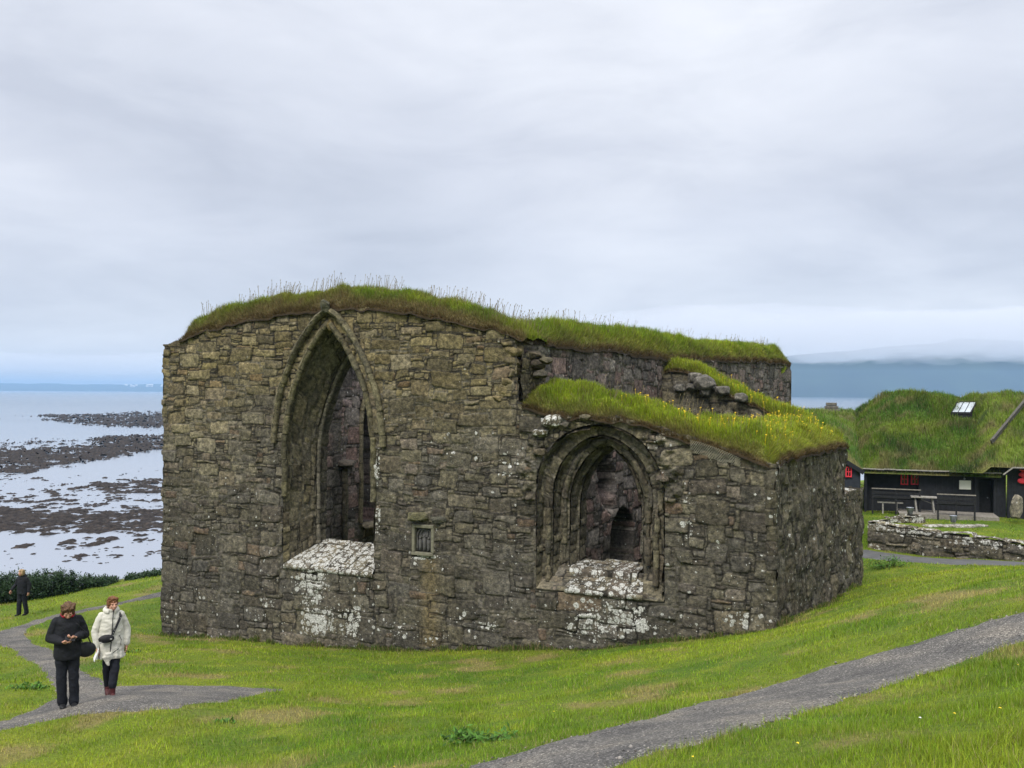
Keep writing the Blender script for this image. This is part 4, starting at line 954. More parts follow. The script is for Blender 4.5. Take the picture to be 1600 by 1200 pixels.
# yellow flowers
def flowers():
    m, t, b = newmat('yellow_petal'); b.inputs['Base Color'].default_value = (.75, .52, .02, 1); b.inputs['Roughness'].default_value = .6
    bb = MB(); n = 0
    def put(p, h, r):
        p = Vector(p); tip = p+Vector((random.uniform(-.06, .06), random.uniform(-.06, .06), h))
        bb.tube([p, tip], .004, 3, False); c = random.uniform(0, 6.28); tilt = Vector((random.uniform(-.5, .5), -random.uniform(.1, .9), 1)).normalized()
        x = tilt.orthogonal().normalized(); y = tilt.cross(x)
        for q in range(5):
            a = c+q*1.2566; d = x*math.cos(a)+y*math.sin(a); s = x*math.cos(a+1.57)+y*math.sin(a+1.57)
            bb.quad(tip, tip+d*r*.7-s*r*.35, tip+d*r+tilt*.01, tip+d*r*.7+s*r*.35)
    random.seed(5)
    for PG, cnt, ar, sr_ in ((PG4, 120, (.15, .95), (.05, .98)), (PG2, 40, (.3, .95), (.35, 1)), (PG5, 34, (.05, .8), (.3, 1)), (PGF, 44, (0, .99), (.1, .99))):
        for _ in range(cnt):
            A = random.uniform(*ar); S_ = random.uniform(*sr_)
            p = PG[min(PG.shape[0]-1, int(A*PG.shape[0])), min(PG.shape[1]-1, int(S_*PG.shape[1]))]; put(p, random.uniform(.20, .40), random.uniform(.018, .034))
    o = bb.build('yellow_flowers', m, None, kind='stuff', label='yellow wildflowers scattered over the chapel turf', ); adopt(o)
flowers()
# wire netting hanging under the turf
def netting():
    b = MB(); pts = [(1082, 694), (1098, 697), (1118, 704), (1138, 712), (1160, 722)]
    q = [FW.pix(u, v) for u, v in pts]
    s = np.linspace(q[0][0], q[-1][0], 24); zt = np.interp(s, [a[0] for a in q], [a[1] for a in q])+.12
    for i in range(len(s)-1):
        for j in range(5):
            z = zt[i]-.08*j; z2 = zt[i+1]-.08*(j+1); z3 = zt[i]-.08*(j+1); z4 = zt[i+1]-.08*j
            if j*.08 > .32-.1*abs(i-9)/9: continue
            b.bar(FW.p(s[i], z, .26), FW.p(s[i+1], z2, .26), .006, .006); b.bar(FW.p(s[i], z3, .26), FW.p(s[i+1], z4, .26), .006, .006)
    adopt(b.build('wire_netting', simple('wire', (.30, .29, .22), .6), None, label='scrap of wire netting hanging below the turf edge'))
netting()

def base_grass():
    out = []; cols = []; hs = []
    for W_, s0, s1, n in ((FW, -13.4, 7.3, 9000), (SW, 0, 10.3, 3500)):
        s = RNG.uniform(s0, s1, n); off = RNG.exponential(.10, n)+.02; p = W_.p(s, 0*s, off); k = fbm(s/.6, s*0, 71, 3) > -.35; p = p[k]; off = off[k]; s = s[k]
        p[:, 2] = gz(p[:, 0], p[:, 1])-.01; out.append(p); n = len(p); cc = np.where(RNG.random((n, 1)) < .38, np.array([[.26, .21, .10]]), np.array([[.085, .15, .018]]))*RNG.uniform(.5, 1.3, (n, 1)); cols.append(cc)
        hs.append(RNG.uniform(.07, .20, n)*np.clip(1+fbm(s/.3, off, 72, 2), .4, 1.8)*np.exp(-off*2))
    o = np.concatenate(out); blades('wall_foot_grass', o, np.concatenate(hs), np.full(len(o), .014), np.concatenate(cols), two=True, lean=.5, kind='stuff', label='longer unmown grass along the foot of the ruin')
base_grass()
# ------------------------------------------------------------------ sea, reefs, far shores
def sea():
    m, t, b = newmat('sea_water'); b.inputs['Base Color'].default_value = (.13, .165, .21, 1); b.inputs['Roughness'].default_value = .16; b.inputs['IOR'].default_value = 1.33; b.inputs['Specular IOR Level'].default_value = .6
    tc = N(t, 'ShaderNodeTexCoord'); mp = N(t, 'ShaderNodeMapping'); mp.inputs['Scale'].default_value = (.35, 1.0, 1); L(t, tc, 'Object', mp, 0)
    n = N(t, 'ShaderNodeTexNoise'); n.inputs['Scale'].default_value = 1.1; n.inputs['Detail'].default_value = 6; n.inputs['Roughness'].default_value = .6; L(t, mp, 0, n, 'Vector')
    n2 = N(t, 'ShaderNodeTexNoise'); n2.inputs['Scale'].default_value = .02; n2.inputs['Detail'].default_value = 5; L(t, mp, 0, n2, 'Vector')
    r = ramp(t, [(.35, (.25, .25, .25)), (.65, (1, 1, 1))]); L(t, n2, 0, r, 0)
    # the water inside the reefs is calm, the open water is ruffled
    sp = N(t, 'ShaderNodeSeparateXYZ'); L(t, tc, 'Object', sp, 0)
    mr = N(t, 'ShaderNodeMapRange'); mr.inputs[1].default_value = 150; mr.inputs[2].default_value = 620; mr.inputs[3].default_value = .05; mr.inputs[4].default_value = .55; L(t, sp, 1, mr, 0)
    ml = N(t, 'ShaderNodeMath', operation='MULTIPLY'); L(t, mr, 0, ml, 0); L(t, r, 0, ml, 1)
    bp = N(t, 'ShaderNodeBump'); bp.inputs['Distance'].default_value = .35; L(t, n, 0, bp, 'Height'); L(t, ml, 0, bp, 'Strength'); L(t, bp, 0, b, 'Normal')
    c = ramp(t, [(0, (.27, .30, .36)), (.35, (.16, .20, .26)), (1, (.09, .125, .17))]); mr2 = N(t, 'ShaderNodeMapRange'); mr2.inputs[1].default_value = 50; mr2.inputs[2].default_value = 900; L(t, sp, 1, mr2, 0); L(t, mr2, 0, c, 0); L(t, c, 0, b, 'Base Color')
    xs = np.array([-40000, -8000, -1500, -300, 0, 300, 1500, 8000, 40000.]); ys = np.array([-2000, 0, 100, 400, 1500, 6000, 20000, 45000.]); X, Y = np.meshgrid(xs, ys)
    link('sea', mesh_np('sea', np.stack([X, Y, 0*X], -1).reshape(-1, 3), grid_faces(*X.shape)), m, kind='structure')
sea()
def reefs():
    m, t, b = newmat('kelp_rock'); b.inputs['Roughness'].default_value = .8; b.inputs['Specular IOR Level'].default_value = .08
    tc = N(t, 'ShaderNodeTexCoord'); n = N(t, 'ShaderNodeTexNoise'); n.inputs['Scale'].default_value = 1.6; n.inputs['Detail'].default_value = 7; n.inputs['Roughness'].default_value = .7; L(t, tc, 'Object', n, 'Vector')
    r = ramp(t, [(.32, (.012, .010, .011)), (.5, (.034, .029, .027)), (.62, (.060, .048, .042)), (.75, (.10, .088, .070))]); L(t, n, 0, r, 0); L(t, r, 0, b, 'Base Color')
    bp = N(t, 'ShaderNodeBump'); bp.inputs['Distance'].default_value = .25; L(t, n, 0, bp, 'Height'); L(t, bp, 0, b, 'Normal')
    u = np.r_[np.arange(-700, -60, 2.2), np.arange(-60, 262, 1.15), np.arange(262, 1000, 2.2)]; v = np.r_[np.arange(638, 700, .42), np.arange(700, 930, .62)]
    Xr = (u-800)/F_PX; D = CZ*F_PX/(v-609.5)
    XX, DD = np.meshgrid(Xr, D); UU, VV = np.meshgrid(u, v); x = XX*DD; y = DD
    band = lambda c, h: np.clip(1-((VV-c)/h)**2, -2.2, 1)
    uu = np.clip(UU, -40, 258)
    b1 = band(656+0*UU, 2+11*sstep(20, 250, uu))-1.6*sstep(110, 40, UU)
    b1b = band(651+0*UU, 3.5)-1.5*sstep(90, 40, UU)
    b2 = band(693-.02*UU, 8)-1.2*sstep(190, 120, UU)
    b3 = band(724-.115*uu, 21-.058*uu)+.1
    b4 = band(762-.03*(UU-200), 11)-1.3*sstep(190, 110, UU)
    b5 = band(814+.0*UU, 21)-.25
    b5b = band(800-.0*UU, 42)-1.15
    sc1 = band(782+.0*UU, 22)-1.05-.5*sstep(60, 210, UU)
    spk = band(810+0*UU, 120)-1.50
    f1 = fbm(x/9, y/14, 401, 3); f2 = fbm(x/1.5, y/1.8, 402, 4); f3 = fbm(x/.55, y/.55, 403, 3)
    bb = np.max(np.stack([b1, b1b, b2, b3, b4, b5, b5b, sc1, spk]), 0)
    sz = np.clip(D[:, None]/180, .5, 3)
    bb = bb-2.5*sstep(620, 960, UU+60*f1)-2.0*sstep(-400, -690, UU+60*f1)
    H = (np.clip(bb, -1.5, .55)*.80+.40*f1+1.35*f2+.75*f3-.16)*.34
    Z = np.clip(H, -.35, .75)*np.clip(DD/140, .75, 2.0)
    Z = np.where(Z > 0, Z*.9+.02, Z)
    V = np.stack([x, y, Z], -1).reshape(-1, 3); ok = Z > -.16
    V, Fc = compact(V, grid_faces(*Z.shape, valid=ok, flip=True))
    link('kelp_reef', mesh_np('kelp_reef', V, Fc), m, smooth=True, kind='stuff', label='dark brown kelp covered rocks emerging from the shallow tidal water')
reefs()
def hills():
    m = simple('far_hill', (.035, .055, .035), .95, (.022, .034, .028), .004, 0, coord='Object')
    def hill(name, D, u0, u1, prof, seed, step=12, back=900):
        u = np.linspace(u0, u1, 240); X = (u-800)/F_PX; h = np.interp(u, *prof)
        rows = np.linspace(0, 1, 40); U, R = np.meshgrid(u, rows); x0 = (U-800)/F_PX*D
        x = x0*(1+R*back/D); y = D+R*back+0*U; z = np.interp(U, *prof)*np.sin(np.clip(R*1.6, 0, math.pi/2))+18*fbm(x/260, y/260, seed, 4)*sstep(0, .3, R)-2*(R == 0)
        link(name, mesh_np(name, np.stack([x, y, z], -1).reshape(-1, 3), grid_faces(*U.shape, flip=False)), m, smooth=True, kind='structure')
    hill('island_hill', 4300, 700, 3200, ([700, 900, 1150, 1300, 1500, 1700, 2400, 3200], [2, 90, 205, 260, 330, 300, 380, 200]), 5)
    hill('far_shore', 9000, -1200, 690, ([-1200, -400, 0, 150, 300, 500, 690], [110, 120, 84, 74, 86, 60, 2]), 9, back=1800)
    # hamlet on the far shore
    mb = MB(); rnd = random.Random(4)
    def hs(u, v, D):
        p = P(u, v, D); w_ = rnd.uniform(18, 40); mb.box((p[0], p[1], p[2]), (w_, 12, 8)); mb.box((p[0], p[1], p[2]+5), (w_*.9, 6, 4))
    mh = simple('white_paint', (.8, .8, .8), .7, (.7, .7, .7))
    for i in range(14):
        p = P(rnd.choice([rnd.uniform(192, 214), rnd.uniform(192, 214), rnd.uniform(230, 238), rnd.uniform(247, 258)]), rnd.uniform(602.5, 605), 8960)
        b_ = MB(); w_ = rnd.uniform(14, 34); b_.box((0, 0, 5), (w_, 14, 10)); b_.quad((-w_/2, -7, 10), (w_/2, -7, 10), (w_/2, 0, 16), (-w_/2, 0, 16)); b_.quad((-w_/2, 7, 10), (-w_/2, 0, 16), (w_/2, 0, 16), (w_/2, 7, 10))
        b_.quad((-w_/2, -7, 10), (-w_/2, 0, 16), (-w_/2, 7, 10), (-w_/2, 0, 10.)); b_.quad((w_/2, -7, 10), (w_/2, 0, 10.), (w_/2, 7, 10), (w_/2, 0, 16))
        o = b_.build('far_house', mh, label='tiny white house on the far shore across the water', cat='house', group='white houses on the far shore'); o.location = p
hills()
def haze():
    b = MB(); b.box((0, 6500, 65), (36000, 15000, 140)); 
    m = bpy.data.materials.new('haze'); m.use_nodes = True; t = m.node_tree; t.nodes.clear(); out = N(t, 'ShaderNodeOutputMaterial'); pv = N(t, 'ShaderNodeVolumePrincipled')
    pv.inputs['Color'].default_value = (.40, .63, .93, 1); pv.inputs['Density'].default_value = 1.35e-4; pv.inputs['Anisotropy'].default_value = 0
    L(t, pv, 0, out, 'Volume'); b.build('haze', m, kind='stuff', label='thin bluish sea haze')
    m.cycles.homogeneous_volume = True if hasattr(m.cycles, 'homogeneous_volume') else None
def low_cloud(X0, X1, Y0, Y1, zl, dens, seed, label):
    m = bpy.data.materials.new('low_cloud'); m.use_nodes = True; t = m.node_tree; t.nodes.clear(); out = N(t, 'ShaderNodeOutputMaterial'); pv = N(t, 'ShaderNodeVolumePrincipled')
    pv.inputs['Color'].default_value = (.88, .90, .95, 1); pv.inputs['Density'].default_value = dens; L(t, pv, 0, out, 'Volume')
    X, Y = np.meshgrid(np.linspace(X0, X1, 460), np.linspace(Y0, Y1, 70)); k = (Y1-Y0)/1150
    lo = zl+60*fbm(X/300/k, Y/420/k, seed, 5)+42*fbm(X/70/k, Y/90/k, seed+1, 4)-.03*(Y-(Y0+Y1)/2)/k
    lo = np.maximum(lo, 137)
    hi = 330+60*fbm(X/500, Y/500, seed+2, 4)
    ex = (X1-X0)*.1
    e = sstep(Y0, Y0+300*k, Y)*sstep(Y1, Y1-100*k, Y)*sstep(X0, X0+ex, X)*sstep(X1, X1-ex, X)
    mid = 230; lo = mid+(lo-mid)*e; hi = mid+(hi-mid)*e
    n = X.size; V = np.concatenate([np.stack([X, Y, lo], -1).reshape(-1, 3), np.stack([X, Y, hi+.5], -1).reshape(-1, 3)])
    f = grid_faces(*X.shape); Fc = np.concatenate([f[:, ::-1], f+n])
    i = np.arange(n).reshape(X.shape); ring = np.concatenate([i[0, :-1], i[:-1, -1], i[-1, :0:-1], i[:0:-1, 0]]); r2 = np.roll(ring, -1)
    Fc = np.concatenate([Fc, np.stack([ring, r2, r2+n, ring+n], 1)])
    link('low_cloud', mesh_np('low_cloud', V, Fc), m, kind='stuff', label=label)
# ------------------------------------------------------------------ turf roofed houses
M_BOARD = simple('tarred_boards', (.016, .018, .024), .65, (.009, .010, .013), 6, .3, 40, spec=.3)
M_BOARDB = simple('blue_black_boards', (.030, .036, .052), .65, (.020, .024, .036), 6, .3, 40, spec=.3)
M_RED = simple('red_paint', (.78, .05, .08), .5, (.62, .04, .06), 9)
M_PANE = simple('window_glass', (.02, .016, .018), .15, (.012, .010, .012), 3, spec=.6)
M_GREYW = simple('weathered_wood', (.28, .26, .23), .85, (.18, .165, .145), 12, .3, 60)
M_PALEW = simple('bleached_wood', (.36, .345, .32), .85, (.22, .21, .19), 14, .3, 60)
M_WHITE = simple('white_panel', (.84, .84, .76), .7, (.8, .8, .72), 5)
M_SKYL = simple('skylight_pane', (.42, .47, .52), .12, (.30, .34, .38), 2, spec=.8)
M_ZINC = simple('zinc', (.34, .37, .42), .45, (.22, .24, .28), 8, metal=.5)
M_DRY = simple('dark_wood', (.022, .023, .026), .7, (.012, .012, .014), 12, .3, 60)
HP = P(1350, 733, 46.0)
HA = -20.0
class Fr:      # local frame: w along the front to the right, b backwards, z up
    def __init__(s, O, ang): s.O = np.array(O, float); a = math.radians(ang); s.w = np.array([math.cos(a), math.sin(a), 0]); s.b = np.array([-math.sin(a), math.cos(a), 0]); s.ang = a; s.R = Matrix.Rotation(a, 3, 'Z')
    def p(s, w, b, z): return s.O+w*s.w+b*s.b+np.array([0, 0, z])
    def pg(s, W_, B_, Z_): return s.O+W_[..., None]*s.w+B_[..., None]*s.b+Z_[..., None]*np.array([0, 0, 1.])
    def pix(s, u, v, b=0):
        a, c = ray(u, v); O = s.O+s.b*b; n = s.b; D = (O[0]*n[0]+O[1]*n[1])/(a*n[0]+n[1]); q = np.array([a*D, D, CZ+c*D])-O
        return float(q @ s.w), float(q[2])
H = Fr(HP, HA)          # z=0 at the eaves
GRD = CZ-6.06-HP[2]
def rooftop(name, parent, fr, w0, w1, b0, b1, zf, seed, nbl, step=.12, hb=(.12, .3), pale=.0, edge=.14, green=0.):
    W_, B_ = np.meshgrid(np.arange(w0, w1+.01, step), np.arange(b0, b1+.01, step)); Z = zf(W_, B_)
    e = np.minimum(np.minimum(sstep(w0-.05, w0+.45, W_), sstep(w1+.05, w1-.45, W_)), sstep(b0-.05, b0+.4, B_))
    Z = Z+edge*(e-1)+(.16*fbm(W_/1.3, B_/1.3, seed, 4)+.10*fbm(W_/.45, B_/.45, seed+1, 3))*e
    Pg = fr.pg(W_, B_, Z); g = np.array([.075, .160, .022]); y = np.array([.180, .245, .032]); tn = np.array([.215, .185, .085]); dk = np.array([.022, .055, .018])
    def colr(W_, B_):
        k = np.clip(.40+green+.9*fbm(W_/1.6, B_/1.1, seed+2, 4), 0, 1)[..., None]; c = g*(1-k)+y*k
        k = np.clip(fbm(W_/1.0, B_/.5, seed+3, 4)*1.8-.15+.9*sstep(.6, 0, B_-b0), 0, .8)[..., None]; c = c*(1-k)+tn*k
        k = np.clip(fbm(W_/1.5+7, B_/1.2, seed+4, 3)*2.2-.35, 0, .8)[..., None]; return c*(1-k)+dk*k
    C = colr(W_, B_); o = link(name, mesh_np(name, Pg.reshape(-1, 3), grid_faces(*Z.shape), C.reshape(-1, 3)*.6), M_SOD, parent, smooth=True)
    # front drop of the sod
    n = nbl; rw = RNG.uniform(w0, w1, n); rb = RNG.uniform(b0, b1, n); fi = (rw-w0)/step; fj = (rb-b0)/step; i0 = np.minimum(fi.astype(int), Z.shape[1]-2); j0 = np.minimum(fj.astype(int), Z.shape[0]-2)
    tx = (fi-i0)[:, None]; ty = (fj-j0)[:, None]; B = (Pg[j0, i0]*(1-tx)+Pg[j0, i0+1]*tx)*(1-ty)+(Pg[j0+1, i0]*(1-tx)+Pg[j0+1, i0+1]*tx)*ty
    cc = colr(rw, rb)*RNG.uniform(.6, 1.6, (n, 1)); st = RNG.random(n) < .10; cc[st] = np.array([.22, .19, .09])
    h = RNG.uniform(*hb, n)*np.clip(1+fbm(rw/.5, rb/.5, seed+6, 3), .4, 2)
    k = blades('turf_grass', B, h, np.full(n, .024), cc, two=True, lean=.55, kind='stuff'); k.parent = o
    return Pg
def rel(o, root):
    o.parent = root; o.matrix_parent_inverse = root.matrix_basis.inverted() if True else None; return o
class House:
    def __init__(s, name, fr, at, **k): s.fr = fr; s.root = empty(name, tuple(at), fr.ang, **k); bpy.context.view_layer.update(); s.inv = s.root.matrix_world.inverted()
    def add(s, o, parent=None):
        if parent is None: o.parent = s.root; o.matrix_parent_inverse = s.inv
        else: o.parent = parent
        return o
    def box(s, mb, w0, w1, b0, b1, z0, z1):
        mb.box(s.fr.p((w0+w1)/2, (b0+b1)/2, (z0+z1)/2), (abs(w1-w0), abs(b1-b0), abs(z1-z0)), s.fr.R)
    def boards(s, name, w0, w1, b, z0, z1, mat, top=None, pitch=.24, seed=0):
        mb = MB(); w = w0; r = random.Random(seed)
        while w < w1-.02:
            e = min(w+pitch, w1); zt = z1 if top is None else top((w+e)/2)
            s.box(mb, w+.008, e-.008, b+r.uniform(-.008, .008), b+.06, z0, zt)
            s.box(mb, e-.035, e+.02, b-.03, b-.001, z0, zt if top is None else min(top(e-.03), top(e)))
            w = e
        s.box(mb, w0, w1, b+.07, b+.12, z0, z1 if top is None else min(top(w0), top(w1)))
        return s.add(mb.build(name, mat))
    def window(s, w0, w1, z0, z1, b, nx=2, nz=2, fw=.055, shutter=True):
        mb = MB(); bb = b
        for a, c in ((w0, w0+fw), (w1-fw, w1)): s.box(mb, a, c, bb-.07, bb-.01, z0, z1)
        for a, c in ((z0, z0+fw), (z1-fw, z1)): s.box(mb, w0+fw, w1-fw, bb-.068, bb-.012, a, c)
        for i in range(1, nx): x = w0+(w1-w0)*i/nx; s.box(mb, x-.018, x+.018, bb-.06, bb-.02, z0+fw, z1-fw)
        for i in range(1, nz): x = z0+(z1-z0)*i/nz; s.box(mb, w0+fw, w1-fw, bb-.056, bb-.024, x-.018, x+.018)
        o = s.add(mb.build('window', M_RED)); mb = MB(); s.box(mb, w0+fw, w1-fw, bb-.022, bb-.008, z0+fw, z1-fw); s.add(mb.build('pane', M_PANE), o); return o
# house A: the small blue-black gable at the left
RAKE = lambda w: .05-.62*w*1.0
def zA(W_, B_):
    return np.minimum(.12-.62*W_+.36*(B_+.95), 2.62+.05*fbm(W_/3, B_/3, 3, 2))
A_ = House('turf_house', H, H.p(-2, 4, GRD), label='small turf roofed house with blue black boarded gable and one red window behind the ruin', cat='house')
rt = rooftop('turf_roof', None, H, -11, -.08, -.95, 16, zA, 501, 30000); 
A_.add(bpy.data.objects['turf_roof'])
topA = lambda w: -.10-.62*w
A_.boards('wall', -3.6, -.22, -.72, GRD-.6, 0, M_BOARDB, top=topA, seed=1)
mb = MB(); A_.box(mb, -.28, -.18, -.70, 3, GRD-.6, -.20); A_.add(mb.build('side_wall', M_BOARD))
a0, z0 = H.pix(1321, 745, -.72); a1, z1 = H.pix(1331, 729, -.72)
A_.window(a0, a1, z0, z1, -.76)
mb = MB(); mb.bar(H.p(-4, -.93, -.12+.62*4), H.p(-.02, -.93, -.12), .05, .22); A_.add(mb.build('verge_board', M_BOARD))
mb = MB(); q = P(1299, 646, 53.5); 
for k in range(5): mb.box((q[0], q[1], q[2]-.25+.2*k), (1.0-.09*(k % 2) if k < 3 else .62+.16*(k % 2), .8 if k < 3 else .55, .19), H.R, .03)
ch = mb.build('chimney', simple('chimney_stone', (.16, .15, .13), .9, (.09, .085, .075), 7, .4, 40)); A_.add(ch, None)
# house B: long main front
SOUTH = H
wB = H.pix(1562, 745)[0]
def zB(W_, B_):
    pitch = .30+.80*np.clip(B_, -1, 4.9)-.75*np.clip(B_-5.2, 0, 10)
    hip = .40+(W_+.35)*.72+.38*np.clip(B_, 0, 9)
    z = np.minimum(pitch, hip); z = np.minimum(z, np.maximum(3.62+.25*np.exp(-((W_-2.2)/1.3)**2)-.03*np.clip(W_-2, 0, 9), .3)); return z
B_ = House('turf_house', H, H.p(3.3, 4, GRD), label='long black timber house with a grassy turf roof, two red windows and a white notice', cat='house')
rooftop('turf_roof', None, H, -.30, wB+.1, -.42, 11, zB, 521, 52000, hb=(.12, .34)); B_.add(bpy.data.objects['turf_roof.001'])
wL, wM = H.pix(1438, 760)[0], H.pix(1495, 760)[0]
B_.boards('recessed_wall', .05, wL, .45, GRD-.2, .0, M_BOARD, seed=2)
B_.boards('wall', wL, wB-.9, .12, GRD-.2, -.02, M_BOARD, pitch=.26, seed=3)
mb = MB()
B_.box(mb, wL-.06, wL, .12, .75, GRD-.2, 0); B_.add(mb.build('corner_post', M_BOARD)); mb = MB(); B_.box(mb, .02, .14, -.2, .78, GRD-.2, 0)
B_.add(mb.build('corner_post', M_BOARD))
mb = MB(); B_.box(mb, .0, wB+.05, .05, 5.2, -.04, .22); B_.add(mb.build('ceiling_boards', M_BOARD))
mb = MB(); r = random.Random(2)
w = -.15
while w < wB:
    e = min(w+r.uniform(.5, 1.1), wB+.02); mb.bar(H.p(w, -.46, .06+r.uniform(-.015, .015)), H.p(e, -.46, .06+r.uniform(-.015, .015)), .05, .055); w = e
B_.add(mb.build('fascia', M_PALEW))
mb = MB(); B_.box(mb, -.12, wB, -.40, .1, -.02, .05); B_.add(mb.build('soffit', M_DRY))
for ua, ub in ((1407, 1419), (1423, 1435.5)):
    x0, zz0 = H.pix(ua, 757, .45); x1, zz1 = H.pix(ub, 739.5, .45); B_.window(x0, x1, zz0, zz1, .41)
# porch with a dark door
xd0, xd1 = H.pix(1526, 770, .1)[0], H.pix(1552, 770, .1)[0]
mb = MB(); B_.box(mb, xd0-.1, xd0, .0, .9, GRD, 0); B_.box(mb, xd1, xd1+.12, .0, .9, GRD, 0); B_.box(mb, xd0, xd1, .85, .9, GRD, 0); B_.box(mb, xd0, xd1, .0, .12, -.30, 0); B_.add(mb.build('porch', M_BOARD))
mb = MB(); B_.box(mb, xd0+.08, xd1-.06, .78, .84, GRD+.1, -.45)
dr = B_.add(mb.build('door', M_DRY)); mb = MB(); mb.ball(H.p(xd1-.16, .75, (GRD-.35)/2), .04, 1); B_.add(mb.build('handle', M_ZINC), dr)
B_.boards('corner_wall', xd1+.12, wB+.25, .02, GRD-.2, -.02, M_BOARD, seed=5)
x0, zz1 = H.pix(1499, 750.5, .02); x1, zz0 = H.pix(1517, 765, .02)
mb = MB(); B_.box(mb, x0, x1, .02, .07, zz0, zz1); o = mb.build('notice_board', M_WHITE, label='blank white notice board on the black house wall', cat='notice board')
mb = MB(); mb.tube([H.p((x0+x1)/2-.05, .1, zz1+.16), H.p((x0+x1)/2-.05, -.05, zz1+.18), H.p((x0+x1)/2-.05, -.12, zz1+.12)], .03, 8); mb.ball(H.p((x0+x1)/2-.05, -.12, zz1+.10), .05, 2); B_.add(mb.build('wall_lamp', M_ZINC))
q = H.pix(1369, 749, .7); mb = MB(); mb.box(H.p(q[0], .66, q[1]), (.09, .03, .22), H.R); mb.box(H.p(q[0]+.01, .63, q[1]+.13), (.13, .03, .05), H.R); B_.add(mb.build('meter_box', M_PALEW))
def skylight(house, u0, u1, v0, v1, b, npan):
    x0, zt = H.pix(u0, v0, b); x1, zb = H.pix(u1, v1, b); zt2 = zt; wd = x1-x0
    zb = H.pix(u0, v1, b)[1]; zt = H.pix(u0, v0, b+.9)[1]; p0, p1 = H.p(x0, b, zb), H.p(x1, b, zb); t0, t1 = H.p(x0+.38, b+.9, zt), H.p(x1+.38, b+.9, zt)
    mb = MB()
    for a, c in ((p0, p1), (t0, t1), (p0, t0), (p1, t1)): mb.bar(a, c, .06, .10)
    for i in range(1, npan): f = i/npan; mb.bar(p0+(p1-p0)*f, t0+(t1-t0)*f, .035, .07)
    for a in (p0, p1, t0, t1): mb.bar(a, a-np.array([0, 0, .35]), .1, .1, up=(1, 0, 0))
    mb.quad(p0, p1, p1-[0, 0, .35], p0-[0, 0, .35]); mb.quad(p1, t1, t1-[0, 0, .35], p1-[0, 0, .35]); mb.quad(t0, p0, p0-[0, 0, .35], t0-[0, 0, .35])
    fr = house.add(mb.build('skylight', M_DRY)); mb = MB(); z = np.array([0, 0, .03]); mb.quad(p0+z, p1+z, t1+z, t0+z); house.add(mb.build('pane', M_SKYL), fr)
skylight(B_, 1487, 1517, 628.5, 645, 2.95, 3)
# house C on the right: its roof rises to a verge plank
C_ = House('turf_house', H, H.p(wB+4, 3, GRD), label='black timber house at the right edge with red carved ornament and roof plank', cat='house')
def zC(W_, B_):
    p_ = .50+.86*np.clip(B_+.6, 0, 5.0); lft = .62+(W_-wB+.9)*1.1+.62*B_
    z = np.minimum(np.minimum(p_, lft), 3.75-.75*np.clip(B_-5, 0, 10)); return np.where(B_ < .5, np.maximum(z, .34+.3*np.clip(B_, -.5, .5)), z)
rooftop('turf_roof', None, H, wB-2.3, wB+9, -.85, 9.5, zC, 541, 40000, green=.25); C_.add(bpy.data.objects['turf_roof.002'])
C_.boards('wall', wB+.3, wB+8.5, -.25, GRD-.3, .25, M_BOARD, seed=8)
mb = MB(); mb.bar(H.p(wB+.02, -.90, .02), H.p(wB+.42, -.95, .38), .05, .06); mb.bar(H.p(wB+.42, -.95, .38), H.p(wB+9, -.95, .42), .05, .06); C_.add(mb.build('fascia', M_PALEW))
mb = MB(); C_.box(mb, wB-.2, wB+.6, -.35, .5, -.03, .45); C_.add(mb.build('corner_boards', M_BOARD)); mb = MB(); C_.box(mb, wB+.3, wB+9, -.9, .2, .28, .33); C_.add(mb.build('soffit', M_DRY))
def onroof(u, v, zf, fr=H, lift=0):
    a, c = ray(u, v); 
    for D in np.arange(43, 62, .02):
        q = np.array([a*D, D, CZ+c*D])-fr.O; w_, b_ = q @ fr.w, q @ fr.b
        if q[2] < zf(np.array(w_), np.array(b_))+lift: return np.array([a*D, D, CZ+c*D])
    return np.array([a*50, 50, CZ+c*50])
pa, pb = onroof(1549, 690, zC, lift=.25), onroof(1601, 627, zC, lift=.3)
mb = MB(); mb.bar(pa+[0, 0, -.02], pb+[0, 0, -.02], .07, .22); mb.bar(pa+[.04, 0, .11], pb+[.04, 0, .11], .13, .035); C_.add(mb.build('verge_plank', simple('grey_plank', (.12, .115, .105), .85, (.07, .066, .06), 10, .3, 50)))
skylight(C_, 1598, 1640, 627, 640, 3.2, 3)
# red carved ornament: three lobes cut from a board
mb = MB(); q0 = H.pix(1597, 742, -.3)
for dz, rr in ((.28, .17), (0.02, .19), (-.28, .24)):
    mb.box(H.p(q0[0]+.05, -.36, q0[1]+dz+.0), (.16, .05, .3), H.R, .01)
    vs_ = mb.ball((0, 0, 0), (rr, .035, rr*.62), 2); 
    for v_ in vs_: v_.co = Vector(H.p(q0[0]+.02+v_.co.x, -.38+v_.co.y, q0[1]+dz+v_.co.z))
C_.add(mb.build('carved_ornament', M_RED, smooth=True))
mb = MB(); C_.box(mb, wB+1.2, wB+6, -.6, -.25, GRD+.55, GRD+.62); C_.add(mb.build('wall_shelf', M_GREYW))
